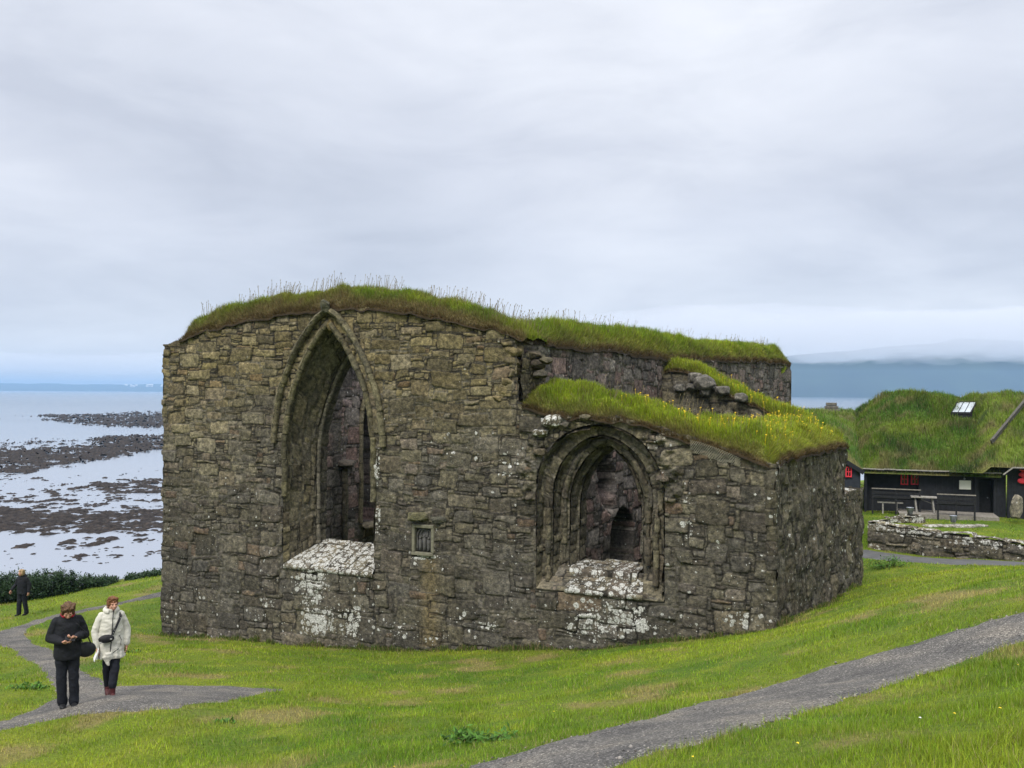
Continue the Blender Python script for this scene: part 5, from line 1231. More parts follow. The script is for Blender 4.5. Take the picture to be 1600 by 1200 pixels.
# wooden deck in front of house B
bD = -1.75
mb = MB(); xdk0, xdk1 = H.pix(1404, 790, -1.2)[0], H.pix(1561, 803, -1.6)[0]
nb = 9
for i in range(nb):
    b0 = bD+i*.2; mb.box(H.p((xdk0+xdk1)/2, b0+.1, GRD+.24), (xdk1-xdk0, .185, .05), H.R)
mb.box(H.p((xdk0+xdk1)/2, bD+.03, GRD+.12), (xdk1-xdk0, .04, .18), H.R)
dk = mb.build('timber_deck', M_GREYW, label='low weathered timber deck in front of the black house', cat='deck')
def bench_back(u0, v0, u1, v1, b, name, label, h=.85):
    """slatted bench seen from behind: posts, three back rails, a seat"""
    x0, z0 = H.pix(u0, v0, b); x1, z1 = H.pix(u1, v1, b); root = empty(name, tuple(H.p((x0+x1)/2, b, GRD)), H.ang, label=label, cat='bench', group='benches in front of the black house'); bpy.context.view_layer.update(); inv = root.matrix_world.inverted()
    def add(mb, nm, mt=M_DRY): o = mb.build(nm, mt); o.parent = root; o.matrix_parent_inverse = inv; return o
    zt = (z0+z1)/2; zg = GRD+.02
    for x in (x0+.05, (x0+x1)/2, x1-.05):
        mb = MB(); mb.box(H.p(x, b, (zt+zg)/2-.05), (.07, .07, zt-zg+.1), H.R); add(mb, 'leg')
    mb = MB(); mb.box(H.p((x0+x1)/2, b-.02, zt), (x1-x0, .05, .045), H.R); add(mb, 'top_rail', M_GREYW)
    for k in (1, 2): mb = MB(); mb.box(H.p((x0+x1)/2, b-.02, zt-.20*k), (x1-x0, .035, .11), H.R); add(mb, 'back_slat')
    mb = MB(); mb.box(H.p((x0+x1)/2, b+.28, zt-.50), (x1-x0, .42, .045), H.R); add(mb, 'seat', M_DRY)
bench_back(1362, 761, 1439, 767.5, -1.0, 'garden_bench', 'black slatted bench on the grass by the left windows')
bench_back(1464, 770, 1525, 776, -1.9, 'garden_bench', 'black slatted bench standing in front of the white notice')
def table():
    x0, z0 = H.pix(1423, 774, -.9); x1, z1 = H.pix(1464, 779, -.9); zt = (z0+z1)/2; root = empty('picnic_table', tuple(H.p((x0+x1)/2, -.9, GRD+.27)), H.ang, label='pale wooden trestle table between the two black benches', cat='table'); bpy.context.view_layer.update(); inv = root.matrix_world.inverted()
    def add(mb, nm): o = mb.build(nm, M_PALEW); o.parent = root; o.matrix_parent_inverse = inv
    mb = MB(); mb.box(H.p((x0+x1)/2, -.9, zt), (x1-x0, .6, .05), H.R); add(mb, 'tabletop')
    for x in (x0+.2, x1-.2):
        mb = MB(); mb.bar(H.p(x+.06, -1.15, GRD+.27), H.p(x-.02, -1.0, zt-.02), .06, .06); mb.bar(H.p(x+.06, -.65, GRD+.27), H.p(x-.02, -.8, zt-.02), .06, .06); add(mb, 'leg')
    mb = MB(); mb.bar(H.p(x0+.25, -.9, zt-.04), H.p(x1-.25, -.9, zt-.3), .03, .03); add(mb, 'brace')
table()
def lowbench():
    x0, z0 = H.pix(1371, 782.5, -.7); x1, z1 = H.pix(1411, 787, -.7); zt = (z0+z1)/2; root = empty('plank_seat', tuple(H.p((x0+x1)/2, -.7, GRD)), H.ang, label='low grey plank seat on the grass left of the deck', cat='bench'); bpy.context.view_layer.update(); inv = root.matrix_world.inverted()
    mb = MB(); mb.box(H.p((x0+x1)/2, -.7, zt), (x1-x0, .3, .07), H.R); o = mb.build('seat', M_PALEW); o.parent = root; o.matrix_parent_inverse = inv
    for x in (x0+.25, x1-.3):
        mb = MB(); mb.box(H.p(x, -.7, (zt+GRD)/2-.04), (.07, .22, zt-GRD), H.R); o = mb.build('leg', M_PALEW); o.parent = root; o.matrix_parent_inverse = inv
lowbench()
def bucket(u, v, D, label):
    p = P(u, v, D); z = float(gz(p[0], p[1])); z = max(z, p[2]-.03)
    root = empty('bucket', (p[0], p[1], p[2]), label=label, cat='bucket', group='zinc buckets below the deck')
    mb = MB(); prof = [(0, .11), (.30, .16), (.31, .17), (.30, .145), (.03, .10)]; sg = 18; rings = []
    for z_, r_ in prof: rings.append([mb.bm.verts.new((r_*math.cos(t), r_*math.sin(t), z_)) for t in [2*math.pi*k/sg for k in range(sg)]])
    for a, b in zip(rings, rings[1:]):
        for k in range(sg): mb.bm.faces.new((a[k], a[(k+1) % sg], b[(k+1) % sg], b[k]))
    mb.bm.faces.new(rings[0]); mb.bm.faces.new(rings[-1]); mb.build('body', M_ZINC, root, smooth=True)
    mb = MB(); mb.tube([(.16*math.cos(t), -.02, .30-.10*math.sin(t)*.9) for t in np.linspace(0, math.pi, 9)], .006, 5); mb.build('handle', M_ZINC, root)
    mb = MB(); mb.tube([(.17*math.cos(t), .17*math.sin(t), .30) for t in np.linspace(0, 2*math.pi, 19)], .008, 5, False); mb.build('rim', M_ZINC, root)
bucket(1422, 803, 42.3, 'zinc bucket on the grass edge behind the low wall, left one')
bucket(1489.5, 816, 41.2, 'zinc bucket on the ledge in front of the right bench')
p = P(1588, 806, 41.5)
blob('standing_stone', (p[0], p[1], p[2]+.42), (.30, .22, .62), (.20, .185, .15), .22, 4, seed=72, lich=.15, label='upright rough stone standing before the house at the right edge', cat='stone')
# ------------------------------------------------------------------ dry stone walls by the road
def drywall(name, a, b, zt0, zt1, zb, th, seed, label, capl=.50, unit=(.27, .22), facel=.42):
    a = np.array(a[:2]); b = np.array(b[:2]); ln = float(np.linalg.norm(b-a)); ang = math.degrees(math.atan2(b[1]-a[1], b[0]-a[0])); Wd = Wall((a[0], a[1]), ang, 1)
    if Wd.n[1] > 0: Wd.n = -Wd.n
    root = empty(name, (a[0], a[1], zb), 0, label=label, cat='stone wall'); inv = Matrix.Translation((-a[0], -a[1], -zb))
    topf = lambda s: zt0+(zt1-zt0)*np.asarray(s)/ln+.02*vn(np.asarray(s)/.5, 0, seed)
    res = .035
    S, Z = np.meshgrid(np.arange(0, ln, res), np.arange(zb-.5, max(zt0, zt1)+.1, res)); lay = Layout(ln+1, 3, seed, uw=unit[0], uh=unit[1], wr=(2, 4), hr=(1, 3), warp=.07, gap=.035, x0=-.3, y0=zb-.5)
    R = lambda o: (setattr(o, 'parent', root), setattr(o, 'matrix_parent_inverse', inv))
    Lc = facel*np.clip(.5+1.3*fbm(S/.7, Z/.4, seed, 3), 0, 1)+.45*sstep(.42, .12, topf(S)-Z)
    f = stone_surface('face', Wd.p(S, Z), S, Z, lay, valid=Z < topf(S), nrm=Wd.n, flip=np.dot(np.cross(Wd.d, [0, 0, 1]), Wd.n) < 0, amp=1.7, lich=Lc, dark=.35); R(f)
    S, O = np.meshgrid(np.arange(0, ln, res), np.arange(0, th, res)); z = topf(S)+.05*np.sin(O/th*math.pi)
    t_ = stone_surface('coping', Wd.p(S, z, -O), S, O+zb+2, lay, nrm=(0, 0, 1), flip=False, amp=1.6, lich=capl, dark=.1); R(t_)
    S, Z = np.meshgrid(np.arange(0, ln, .1), np.arange(zb-.5, max(zt0, zt1)+.1, .1)); f = stone_surface('back_face', Wd.p(S, Z, -th), S, Z, lay, valid=Z < topf(S), nrm=-Wd.n, dark=.3, lich=.2); R(f)
    return Wd
RWl = 10.2
pz = lambda u, v, D: P(u, v, D)[2]
p0 = RW0-RWD*1.0; s_at = lambda u: Wall((p0[0], p0[1]), math.degrees(math.atan2(RWD[1], RWD[0])), 1).pix(u, 700)[0]
Wt = Wall((p0[0], p0[1]), math.degrees(math.atan2(RWD[1], RWD[0])), 1)
qa = Wt.pix(1356, 817); qb = Wt.pix(1600, 851)
pa_ = Wt.p(qa[0], 0)[:2]; pb_ = Wt.p(qb[0]+5, 0)[:2]
slope = (qb[1]-qa[1])/(qb[0]-qa[0])
drywall('retaining_wall', pa_, pb_, qa[1], qb[1]+slope*5, CZ-7.1, .55, 601, 'long retaining wall of dark boulders with white lichened coping beside the road')
pc = P(1340, 830, 41.8); pd_ = P(1383, 813, 41.0)
drywall('garden_wall', P(1335, 830, 42.4), P(1378, 815, 41.0), pz(1352, 824, 42), pz(1378, 815, 41.0), CZ-7.2, .5, 611, 'short lichen capped stone wall end behind the retaining wall at the left')
drywall('garden_wall', P(1386, 810, 41.9), P(1446, 805, 42.2), pz(1400, 812, 41.9), pz(1446, 807, 42.2), CZ-6.6, .4, 612, 'low stone edging with white stones under the zinc bucket', unit=(.2, .15))
def bits():
    # gravel strip and loose slabs between the bench and the terrace lawn
    for i, (u, v, r) in enumerate([(1470, 815, .35), (1482, 820, .3), (1500, 813, .5), (1515, 810, .4), (1455, 818, .3), (1530, 811, .3)]):
        p = P(u, v, 41); z = float(gz(p[0], p[1])); blob('loose_slab', (p[0], p[1], z+.03), (r*1.2, r*.8, .07), (.24, .23, .20), .25, 3, seed=700+i, lich=.5, label='pale flat stones lying at the edge of the terrace lawn', cat='stone', group='flat stones by the terrace lawn')
bits()
# ------------------------------------------------------------------ shrubs and weeds
M_LEAF = blade_mat('leaves', .3, .5)
def shrub(name, c, rx, ry, h, n, seed, label, cat='shrub', group=None, leaf=.10, col=(.028, .055, .022), spikes=0):
    root = empty(name, tuple(c), label=label, cat=cat, group=group); r = np.random.default_rng(seed)
    nc = 14; cc = np.stack([r.uniform(-.8, .8, nc)*rx, r.uniform(-.7, .7, nc)*ry, r.uniform(.25, .85, nc)*h], 1); k = r.integers(0, nc, n)
    p = cc[k]+r.normal(0, 1, (n, 3))*np.array([rx*.24, ry*.3, h*.17]); 
    if spikes:
        ns = int(n*.45); sx = r.uniform(-rx, rx, spikes); sy = r.uniform(-ry, ry, spikes)*.7; sh = h*r.uniform(.8, 1.25, spikes)*np.sqrt(np.clip(1-(sx/rx)**2*.7, .1, 1)); j = r.integers(0, spikes, ns); t = r.random(ns)**.6
        p[:ns] = np.stack([sx[j]+r.normal(0, .05, ns), sy[j]+r.normal(0, .05, ns), sh[j]*t], 1)
    p[:, 2] = np.clip(p[:, 2], .01, h*1.4)
    a = r.uniform(0, 6.28, n); tl = r.uniform(-.3, 1.1, n); d = np.stack([np.cos(a)*np.cos(tl), np.sin(a)*np.cos(tl), np.sin(tl)], 1); s = np.stack([-np.sin(a), np.cos(a), 0*a], 1); lf = leaf*r.uniform(.6, 1.4, n)[:, None]
    V = np.stack([p, p+d*lf*.5+s*lf*.25, p+d*lf, p+d*lf*.5-s*lf*.25], 1).reshape(-1, 3); Fc = np.arange(4*n).reshape(-1, 4)
    C = np.repeat(np.asarray(col)*r.uniform(.45, 2.0, (n, 1))*np.array([1, 1, 1]), 4, 0)
    link('foliage', mesh_np('foliage', V, Fc, C), M_LEAF, root)
    mb = MB()
    for i in range(12): q = cc[i % nc]; mb.tube([(q[0]*.3, q[1]*.3, -.1), (q[0]*.7, q[1]*.7, q[2]*.5), tuple(q)], [.025, .018, .008], 5)
    mb.build('stem', simple('stem', (.06, .045, .03), .9), root)
SPECS = [(-30, 945, 39.2, 1.6, 1.25), (20, 938, 39.6, 1.5, 1.15), (68, 934, 40.3, 1.15, 1.05), (98, 931, 40.8, .75, .95), (146, 921, 41.8, .8, .5), (165, 918, 42.2, .5, .38), (214, 911, 43.0, .5, .25), (240, 908, 43.3, .55, .34)]
LB_ = ['dark green shrub at the far left edge of the shore bank', 'dark green shrub behind the person in black by the shore', 'dense dark green shrub right of the person by the shore', 'dark leafy shrub ending the thick part of the shore hedge', 'low shrub alone on the bank above the white coated person', 'small low shrub right beside the lone low shrub on the bank', 'sparse low shrub on the bank near the ruin', 'thin spiky shrub on the bank touching the ruin corner']
for i, (u, v, D, rx, h) in enumerate(SPECS):
    p = P(u, v, D); z = float(gz(p[0], p[1])); shrub('shore_shrub', (p[0], p[1], z-.1), rx, .7, h, int(9000*rx*h/1.5)+1500, 800+i, LB_[i], group='shrubs along the shore bank', spikes=int(22*rx))
def weed(u, v, n, r_, h, seed, label, D=None):
    q = hit([u], [v])[0]; z = float(gz(*q)); shrub('weed_clump', (q[0], q[1], z-.02), r_, r_*.7, h, n, seed, label, cat='weed', leaf=.075, col=(.06, .14, .02), group='leafy weeds growing in the lawn')
weed(753, 1160, 420, .36, .09, 901, 'broad leafy dark weed patch beside the right gravel path')
weed(1388, 887, 900, .75, .35, 902, 'dark nettle clump on the lawn beside the ruin corner')
weed(172, 1071, 60, .12, .06, 903, 'tiny weed at the path edge by the white coated person')
weed(200, 1020, 120, .3, .08, 904, 'low weed tuft in the grass between the path and the ruin')
weed(45, 1075, 260, .3, .05, 905, 'leafy tuft left of the person in black')
weed(350, 1130, 90, .14, .035, 906, 'small weed in the grass below the path tip')
# ------------------------------------------------------------------ people
def remesh(mb, name, vox, smooth_it=2):
    me = mb.mesh(name+'_src'); o = bpy.data.objects.new(name+'_src', me); COL.objects.link(o)
    m = o.modifiers.new('r', 'REMESH'); m.mode = 'VOXEL'; m.voxel_size = vox; m.use_smooth_shade = True
    s = o.modifiers.new('s', 'SMOOTH'); s.iterations = smooth_it; s.factor = .5
    dg = bpy.context.evaluated_depsgraph_get(); me2 = bpy.data.meshes.new_from_object(o.evaluated_get(dg)); me2.name = name
    bpy.data.objects.remove(o); return me2
M_SKIN = simple('skin', (.52, .29, .21), .55, (.46, .24, .17), 20)
M_EYE = simple('eye', (.02, .015, .012), .3)
M_LIP = simple('lips', (.35, .12, .10), .5)
M_BLK = simple('black_cloth', (.014, .015, .020), .8, (.008, .009, .012), 7, .5, 30)
M_TRS = simple('dark_trousers', (.014, .016, .024), .85, (.009, .010, .015), 6, .5, 25)
M_BEI = simple('pale_coat', (.60, .585, .52), .75, (.50, .49, .44), 5, .5, 16)
M_HAIRR = simple('red_brown_hair', (.20, .085, .035), .6, (.09, .04, .018), 40)
M_HAIRB = simple('brown_hair', (.14, .075, .04), .6, (.06, .035, .02), 30)
M_HAIRY = simple('blond_hair', (.42, .30, .16), .6, (.25, .17, .09), 30)
M_BOOT = simple('maroon_leather', (.085, .022, .024), .5, (.05, .014, .015), 12)
M_SHOE = simple('black_leather', (.018, .018, .02), .5, (.01, .01, .012), 12)
M_SCARF = simple('pink_red_scarf', (.55, .03, .07), .9, (.35, .02, .04), 20)
M_BAG = simple('black_bag', (.012, .012, .015), .6, (.02, .02, .024), 20)
M_PAPER = simple('paper', (.78, .78, .76), .7, (.7, .7, .7))
M_LACE = simple('pale_lace', (.4, .4, .38), .7)
V3 = Vector
def tp(mb, pts, rad, seg=12):
    """tapered limb with rounded joints"""
    for i, (p, r) in enumerate(zip(pts, rad)):
        mb.ball(p, r, 2)
        if i: mb.tube([pts[i-1], p], [rad[i-1], r], seg)
def head(mb, c, R, h=.238):
    """c centre of the head, R 3x3 rotation (face looks to -y)"""
    f = lambda x, y, z: V3(c)+R @ V3((x*h/.225, y*h/.225, z*h/.225))
    rs = lambda *r: tuple(q*h/.225 for q in r)
    mb.ball(f(0, .012, .022), rs(.076, .094, .092), 3, R); mb.ball(f(0, -.012, -.035), rs(.060, .072, .072), 3, R)
    mb.ball(f(0, -.050, -.082), rs(.034, .030, .026), 2, R); mb.ball(f(0, -.068, -.030), rs(.050, .026, .050), 2, R)
    mb.tube([f(0, -.082, .012), f(0, -.108, -.026)], [.011, .017], 8); mb.ball(f(0, -.106, -.028), rs(.017, .016, .013), 2)
    for s in (-1, 1):
        mb.ball(f(s*.030, -.076, .020), rs(.026, .018, .010), 2, R); mb.ball(f(s*.042, -.068, -.022), rs(.022, .018, .018), 2, R)
        mb.ball(f(s*.078, .012, -.012), rs(.010, .020, .032), 2, R)
    mb.ball(f(0, -.088, -.054), rs(.026, .010, .008), 2, R); mb.ball(f(0, -.085, -.066), rs(.022, .010, .008), 2, R)
    return f, rs
def hand(mb, w_, d, palm_n, s=1, curl=.5, L_=.18, thumb=1):
    """w_ wrist, d direction of the hand, palm_n palm normal"""
    d = V3(d).normalized(); n = V3(palm_n); n = (n-d*n.dot(d)).normalized(); x = d.cross(n)*s; w_ = V3(w_)
    pal = L_*.5
    for k in np.linspace(0, 1, 4):
        for t in (-.5, 0, .5): mb.ball(w_+d*pal*k+x*t*(.045+.022*k), (.017, .017, .014), 2)
    mb.tube([w_-d*.02, w_+d*pal*.6], [(.026), (.030)], 8)
    for i, (off, ln) in enumerate(((-.033, .070), (-.011, .080), (.011, .075), (.032, .060))):
        p = w_+d*pal+x*off; a = 0; pts = [p-d*.02]; cur = p; pts.append(cur)
        for j, f in enumerate((.45, .32, .23)):
            a += curl*(.5+.5*j)+(.06*i); v = d*math.cos(a)+n*math.sin(a); cur = cur+v*ln*f; pts.append(cur)
        mb.tube(pts, [.0095, .0095, .009, .0085, .0075], 8); mb.ball(pts[-1], .0075, 1)
    p = w_+d*.025-x*.03*thumb; q = p-x*.032*thumb+d*.035+n*.008; q2 = q+d*.035+n*.016
    mb.tube([w_+d*.01-x*.012*thumb, p, q, q2], [.014, .014, .011, .008], 8); mb.ball(q2, .008, 1)
def torso_loft(mb, secs, seg=28):
    """secs: (x,y,z,rx,ry)"""
    rings = [[mb.bm.verts.new((x+rx*math.cos(t), y+ry*math.sin(t), z)) for t in [2*math.pi*k/seg for k in range(seg)]] for x, y, z, rx, ry in secs]
    for a, b in zip(rings, rings[1:]):
        for k in range(seg): mb.bm.faces.new((a[k], a[(k+1) % seg], b[(k+1) % seg], b[k]))
    mb.bm.faces.new(rings[0][::-1]); mb.bm.faces.new(rings[-1])
def fmesh(me, mat, name, parent, **k):
    if name in ('coat', 'jacket', 'trousers', 'hair'):
        n = len(me.vertices); V = np.empty(n*3, np.float32); me.vertices.foreach_get('co', V); V = V.reshape(-1, 3); Nn = np.empty(n*3, np.float32); me.vertices.foreach_get('normal', Nn); Nn = Nn.reshape(-1, 3)
        if name == 'hair': h = .010*fbm(V[:, 0]*60+V[:, 1]*40, V[:, 2]*30, 3, 3)
        else:
            q = V[:, 0]+V[:, 1]*.8; h = .011*(1-np.abs(fbm(q*5+V[:, 2]*2.5, V[:, 2]*6-q*2, 7, 3))*2.2)+.006*fbm(q*14, V[:, 2]*18, 9, 2)
            if name != 'coat': h = h*.8
        me.vertices.foreach_set('co', (V+Nn*h[:, None]).astype(np.float32).ravel()); me.update()
    return link(name, me, mat, parent, smooth=True, **k)
def hairdo(f, rs, R, mat, root, kind, seed=0):
    mb = MB()
    mb.ball(f(0, .018, .036), rs(.088, .100, .094), 3, R); mb.ball(f(0, .045, .0), rs(.086, .075, .095), 3, R)
    rnd = random.Random(seed)
    if kind == 'short':
        for i in range(40):
            a = rnd.uniform(-1.4, 1.4); mb.ball(f(math.sin(a)*.075, -.062+rnd.uniform(-.01, .02)+.03*abs(math.sin(a)), .072+rnd.uniform(-.012, .03)), rs(.022, .022, .014), 1)
        for s in (-1, 1): mb.ball(f(s*.080, .0, .02), rs(.014, .035, .04), 2, R)
    else:
        for s in (-1, 1): mb.ball(f(s*.078, -.012, -.012), rs(.022, .05, .075), 2, R)
        for i in range(60):
            a = rnd.uniform(-1.9, 1.9); mb.ball(f(math.sin(a)*.086, -.045*math.cos(a)+rnd.uniform(0, .02), .060+rnd.uniform(-.05, .045)), rs(.024, .024, .024), 1)
        for i in range(14): mb.ball(f(rnd.uniform(-.07, .07), rnd.uniform(-.075, -.05), .068+rnd.uniform(-.01, .03)), rs(.022, .018, .02), 1)
    fmesh(remesh(mb, 'hair', .007, 2), mat, 'hair', root)
def facebits(f, rs, R, root):
    for s in (-1, 1): mb = MB(); mb.ball(f(s*.031, -.0845, .006), rs(.0115, .006, .006), 2, R); mb.build('eye', M_EYE, root, smooth=True)
    mb = MB(); mb.ball(f(0, -.0925, -.060), rs(.021, .006, .006), 2, R); mb.build('lips', M_LIP, root, smooth=True)
def rotx(a): return Matrix.Rotation(a, 3, 'X')
def rotz(a): return Matrix.Rotation(a, 3, 'Z')
# facing -y, standing on z=0. left/right below are the figure's own: its right side is at -x
def person_phone(loc, rz):
    root = empty('person', loc, rz, label='person in black jacket and dark trousers with pink red scarf looking down at a phone', cat='person', group='visitors walking near the ruin')
    root.scale = (.97, .97, 1.05); R = rotx(.62); hc = V3((0, -.075, 1.50))
    aR, kR, hR = V3((-.07, .03, .09)), V3((-.09, -.01, .48)), V3((-.09, 0, .90))
    aL, kL, hL = V3((.10, .0, .09)), V3((.095, -.02, .48)), V3((.09, 0, .90))
    shR, elR, wrR = V3((-.165, .0, 1.335)), V3((-.265, .02, 1.09)), V3((-.075, -.26, 1.07))
    shL, elL, wrL = V3((.165, .0, 1.335)), V3((.265, .02, 1.09)), V3((.10, -.26, 1.12))
    mb = MB()
    torso_loft(mb, [(0, 0, .84, .15, .10), (0, 0, .95, .165, .115), (0, 0, 1.1, .14, .10), (0, 0, 1.25, .165, .11), (0, 0, 1.36, .16, .09), (0, 0, 1.42, .06, .06)])
    tp(mb, [hR, kR, aR], [.085, .055, .042]); tp(mb, [hL, kL, aL], [.085, .055, .042]); tp(mb, [aR, aR+V3((0, -.05, -.045))], [.034, .022]); tp(mb, [aL, aL+V3((0, -.05, -.045))], [.034, .022])
    tp(mb, [shR, elR, wrR], [.055, .042, .028]); tp(mb, [shL, elL, wrL], [.055, .042, .028]); mb.tube([V3((0, .0, 1.36)), V3((0, -.045, 1.46))], [.056, .052], 12)
    f, rs = head(mb, hc, R)
    hand(mb, wrR, (.75, -.55, .0), (.2, .2, 1), s=-1, curl=.55); hand(mb, wrL, (-.7, -.5, .12), (0, .4, 1), s=1, curl=.6)
    fmesh(remesh(mb, 'body', .006, 1), M_SKIN, 'body', root)
    facebits(f, rs, R, root); hairdo(f, rs, R, M_HAIRB, root, 'bob', 3)
    mb = MB()
    torso_loft(mb, [(0, 0, .76, .195, .15), (0, 0, .80, .205, .155), (0, 0, .95, .20, .150), (0, 0, 1.02, .195, .145), (0, 0, 1.12, .21, .155), (0, -.005, 1.25, .195, .14), (0, 0, 1.34, .19, .12), (0, 0, 1.395, .14, .095), (0, -.01, 1.44, .085, .085)])
    for s_, e_, w_ in ((shR, elR, wrR), (shL, elL, wrL)): tp(mb, [s_, (s_+e_)/2, e_, (e_+w_)/2, w_-(w_-e_)*.08], [.070, .070, .068, .062, .048])
    fmesh(remesh(mb, 'jacket', .009, 2), M_BLK, 'jacket', root)
    mb = MB(); torso_loft(mb, [(0, 0, .78, .17, .13), (0, 0, .90, .175, .13), (0, 0, .98, .16, .12)])
    tp(mb, [hR+V3((0, 0, -.06)), kR, aR+V3((0, 0, -.01))], [.100, .077, .074]); tp(mb, [hL+V3((0, 0, -.06)), kL, aL+V3((0, 0, -.01))], [.100, .077, .074])
    fmesh(remesh(mb, 'trousers', .009, 2), M_TRS, 'trousers', root)
    for a, ry in ((aR, .25), (aL, -.05)):
        mb = MB(); mb.ball(a+V3((0, -.01, -.01)), (.056, .066, .075), 2); mb.ball(a+V3((0, -.10, -.05)), (.050, .105, .04), 3); mb.box(a+V3((0, -.07, -.082)), (.09, .26, .022), None, .008)
        fmesh(remesh(mb, 'shoe', .007, 1), M_SHOE, 'shoe', root)
    mb = MB(); n = 20; mb.tube([(.080*math.cos(t), -.015+.085*math.sin(t), 1.435+.012*math.sin(3*t)) for t in np.linspace(0, 2*math.pi, n)], [.032+.006*math.sin(5*t) for t in np.linspace(0, 2*math.pi, n)], 10, False)
    mb.tube([(.072*math.cos(t), -.022+.080*math.sin(t), 1.475+.01*math.sin(2*t+1)) for t in np.linspace(0, 2*math.pi, n)], .026, 10, False); mb.build('scarf', M_SCARF, root, smooth=True)
    M = Matrix.Translation(loc) @ Matrix.Rotation(rz, 4, 'Z') @ Matrix.Diagonal((.97, .97, 1.05, 1))
    mb = MB(); mb.box((.02, -.335, 1.125), (.155, .012, .075), Matrix.Rotation(.25, 3, 'Y') @ rotx(-.9), .004); o = mb.build('mobile_phone', M_SHOE, label='dark mobile phone held in both hands by the person in black jacket', cat='phone'); o.matrix_world = M
    bag = empty('shoulder_bag', M @ V3((.25, .02, .88)), rz, label='black shoulder bag hanging at the hip of the person with the phone', cat='bag')
    mb = MB(); mb.ball((.03, 0, -.03), (.15, .08, .125), 3); mb.ball((-.05, 0, -.02), (.12, .08, .11), 3); me = remesh(mb, 'pouch', .01, 3); fmesh(me, M_BAG, 'pouch', bag)
    mb = MB(); mb.tube([(.10, -.02, .06), (.03, -.09, .25), (-.10, -.13, .42), (-.26, -.05, .53), (-.33, .02, .545)], .009, 6); mb.tube([(-.02, .05, .06), (-.06, .12, .2), (-.18, .13, .42), (-.30, .07, .54)], .009, 6); mb.build('strap', M_BAG, bag)
def person_coat(loc, rz):
    root = empty('person', loc, rz, label='person in knee length pale coat with short red brown hair and maroon boots walking', cat='person', group='visitors walking near the ruin')
    root.scale = (.95, .95, 1.05); R = rotz(.25); hc = V3((0.02, -.03, 1.575))
    aR, kR, hR = V3((-.045, .16, .14)), V3((-.07, .02, .50)), V3((-.085, 0, .92))
    aL, kL, hL = V3((.015, -.16, .10)), V3((.06, -.10, .50)), V3((.085, 0, .92))
    shR, elR, wrR = V3((-.165, .0, 1.375)), V3((-.275, .03, 1.12)), V3((-.235, -.06, .87))
    shL, elL, wrL = V3((.165, .0, 1.375)), V3((.275, .04, 1.12)), V3((.27, -.03, .86))
    mb = MB()
    torso_loft(mb, [(0, 0, .86, .15, .10), (0, 0, .97, .165, .115), (0, 0, 1.12, .145, .10), (0, 0, 1.28, .165, .11), (0, 0, 1.40, .16, .09), (0, 0, 1.45, .06, .06)])
    tp(mb, [hR, kR, aR], [.085, .055, .042]); tp(mb, [hL, kL, aL], [.085, .055, .042])
    tp(mb, [shR, elR, wrR], [.055, .042, .028]); tp(mb, [shL, elL, wrL], [.055, .042, .028]); mb.tube([V3((0, .0, 1.40)), V3((0.01, -.02, 1.52))], [.058, .054], 12)
    f, rs = head(mb, hc, R, .242)
    hand(mb, wrR, (.05, -.15, -1), (.6, -.6, 0), s=1, curl=.55); hand(mb, wrL, (-.05, -.1, -1), (-1, 0, 0), s=-1, curl=.4)
    fmesh(remesh(mb, 'body', .006, 1), M_SKIN, 'body', root)
    facebits(f, rs, R, root); hairdo(f, rs, R, M_HAIRR, root, 'short', 8)
    # dark glasses-like brow shade is not built; coat:
    mb = MB()
    torso_loft(mb, [(0, 0, .66, .235, .17), (0, 0, .74, .235, .17), (0, 0, .95, .225, .165), (0, 0, 1.12, .21, .155), (0, -.005, 1.28, .195, .14), (0, 0, 1.38, .19, .12), (0, 0, 1.44, .14, .10), (0, -.01, 1.50, .095, .095)])
    for s_, e_, w_ in ((shR, elR, wrR), (shL, elL, wrL)): tp(mb, [s_, (s_+e_)/2, e_, (e_+w_)/2, w_-(w_-e_)*.12], [.072, .072, .070, .066, .054])
    # open front flap hanging lower on the figure's right, folds
    for i in range(9):
        a = -2.9+i*.42; mb.tube([(.19*math.cos(a), .14*math.sin(a), 1.0), (.235*math.cos(a), .172*math.sin(a), .665)], [.012, .028], 6)
    mb.tube([(-.06, -.16, .78), (-.055, -.165, .56)], [.06, .02], 8); mb.tube([(-.12, -.14, .72), (-.075, -.16, .58)], [.05, .02], 8)
    # hood folded round the neck
    mb.tube([(.105*math.cos(t), .01+.105*math.sin(t), 1.475+.02*math.sin(t)) for t in np.linspace(-1.2, 4.3, 18)], .038, 10); mb.ball((0, .09, 1.44), (.12, .07, .07), 2)
    me = remesh(mb, 'coat', .009, 2)
    coat = fmesh(me, M_BEI, 'coat', root)
    mb = MB(); mb.tube([(.03, -.108, 1.49), (.015, -.152, 1.36), (.005, -.165, 1.2), (-.01, -.170, 1.0), (-.03, -.182, .80), (-.045, -.182, .62)], .0085, 6); mb.build('zip', M_BAG, coat)
    mb = MB(); mb.tube([(.13, -.142, 1.05), (.165, -.138, .98), (.15, -.150, .88)], .006, 6); mb.tube([(-.025, -.178, .745), (.06, -.176, .80), (.12, -.16, .83)], .006, 6); mb.build('pocket_zip', M_BAG, coat)
    mb = MB(); torso_loft(mb, [(0, 0, .80, .16, .12), (0, 0, .95, .16, .12)])
    tp(mb, [hR+V3((0, 0, -.06)), kR, aR+V3((0, 0, .03))], [.095, .074, .064]); tp(mb, [hL+V3((0, 0, -.06)), kL, aL+V3((0, 0, .12))], [.095, .078, .072])
    fmesh(remesh(mb, 'trousers', .009, 2), M_TRS, 'trousers', root)
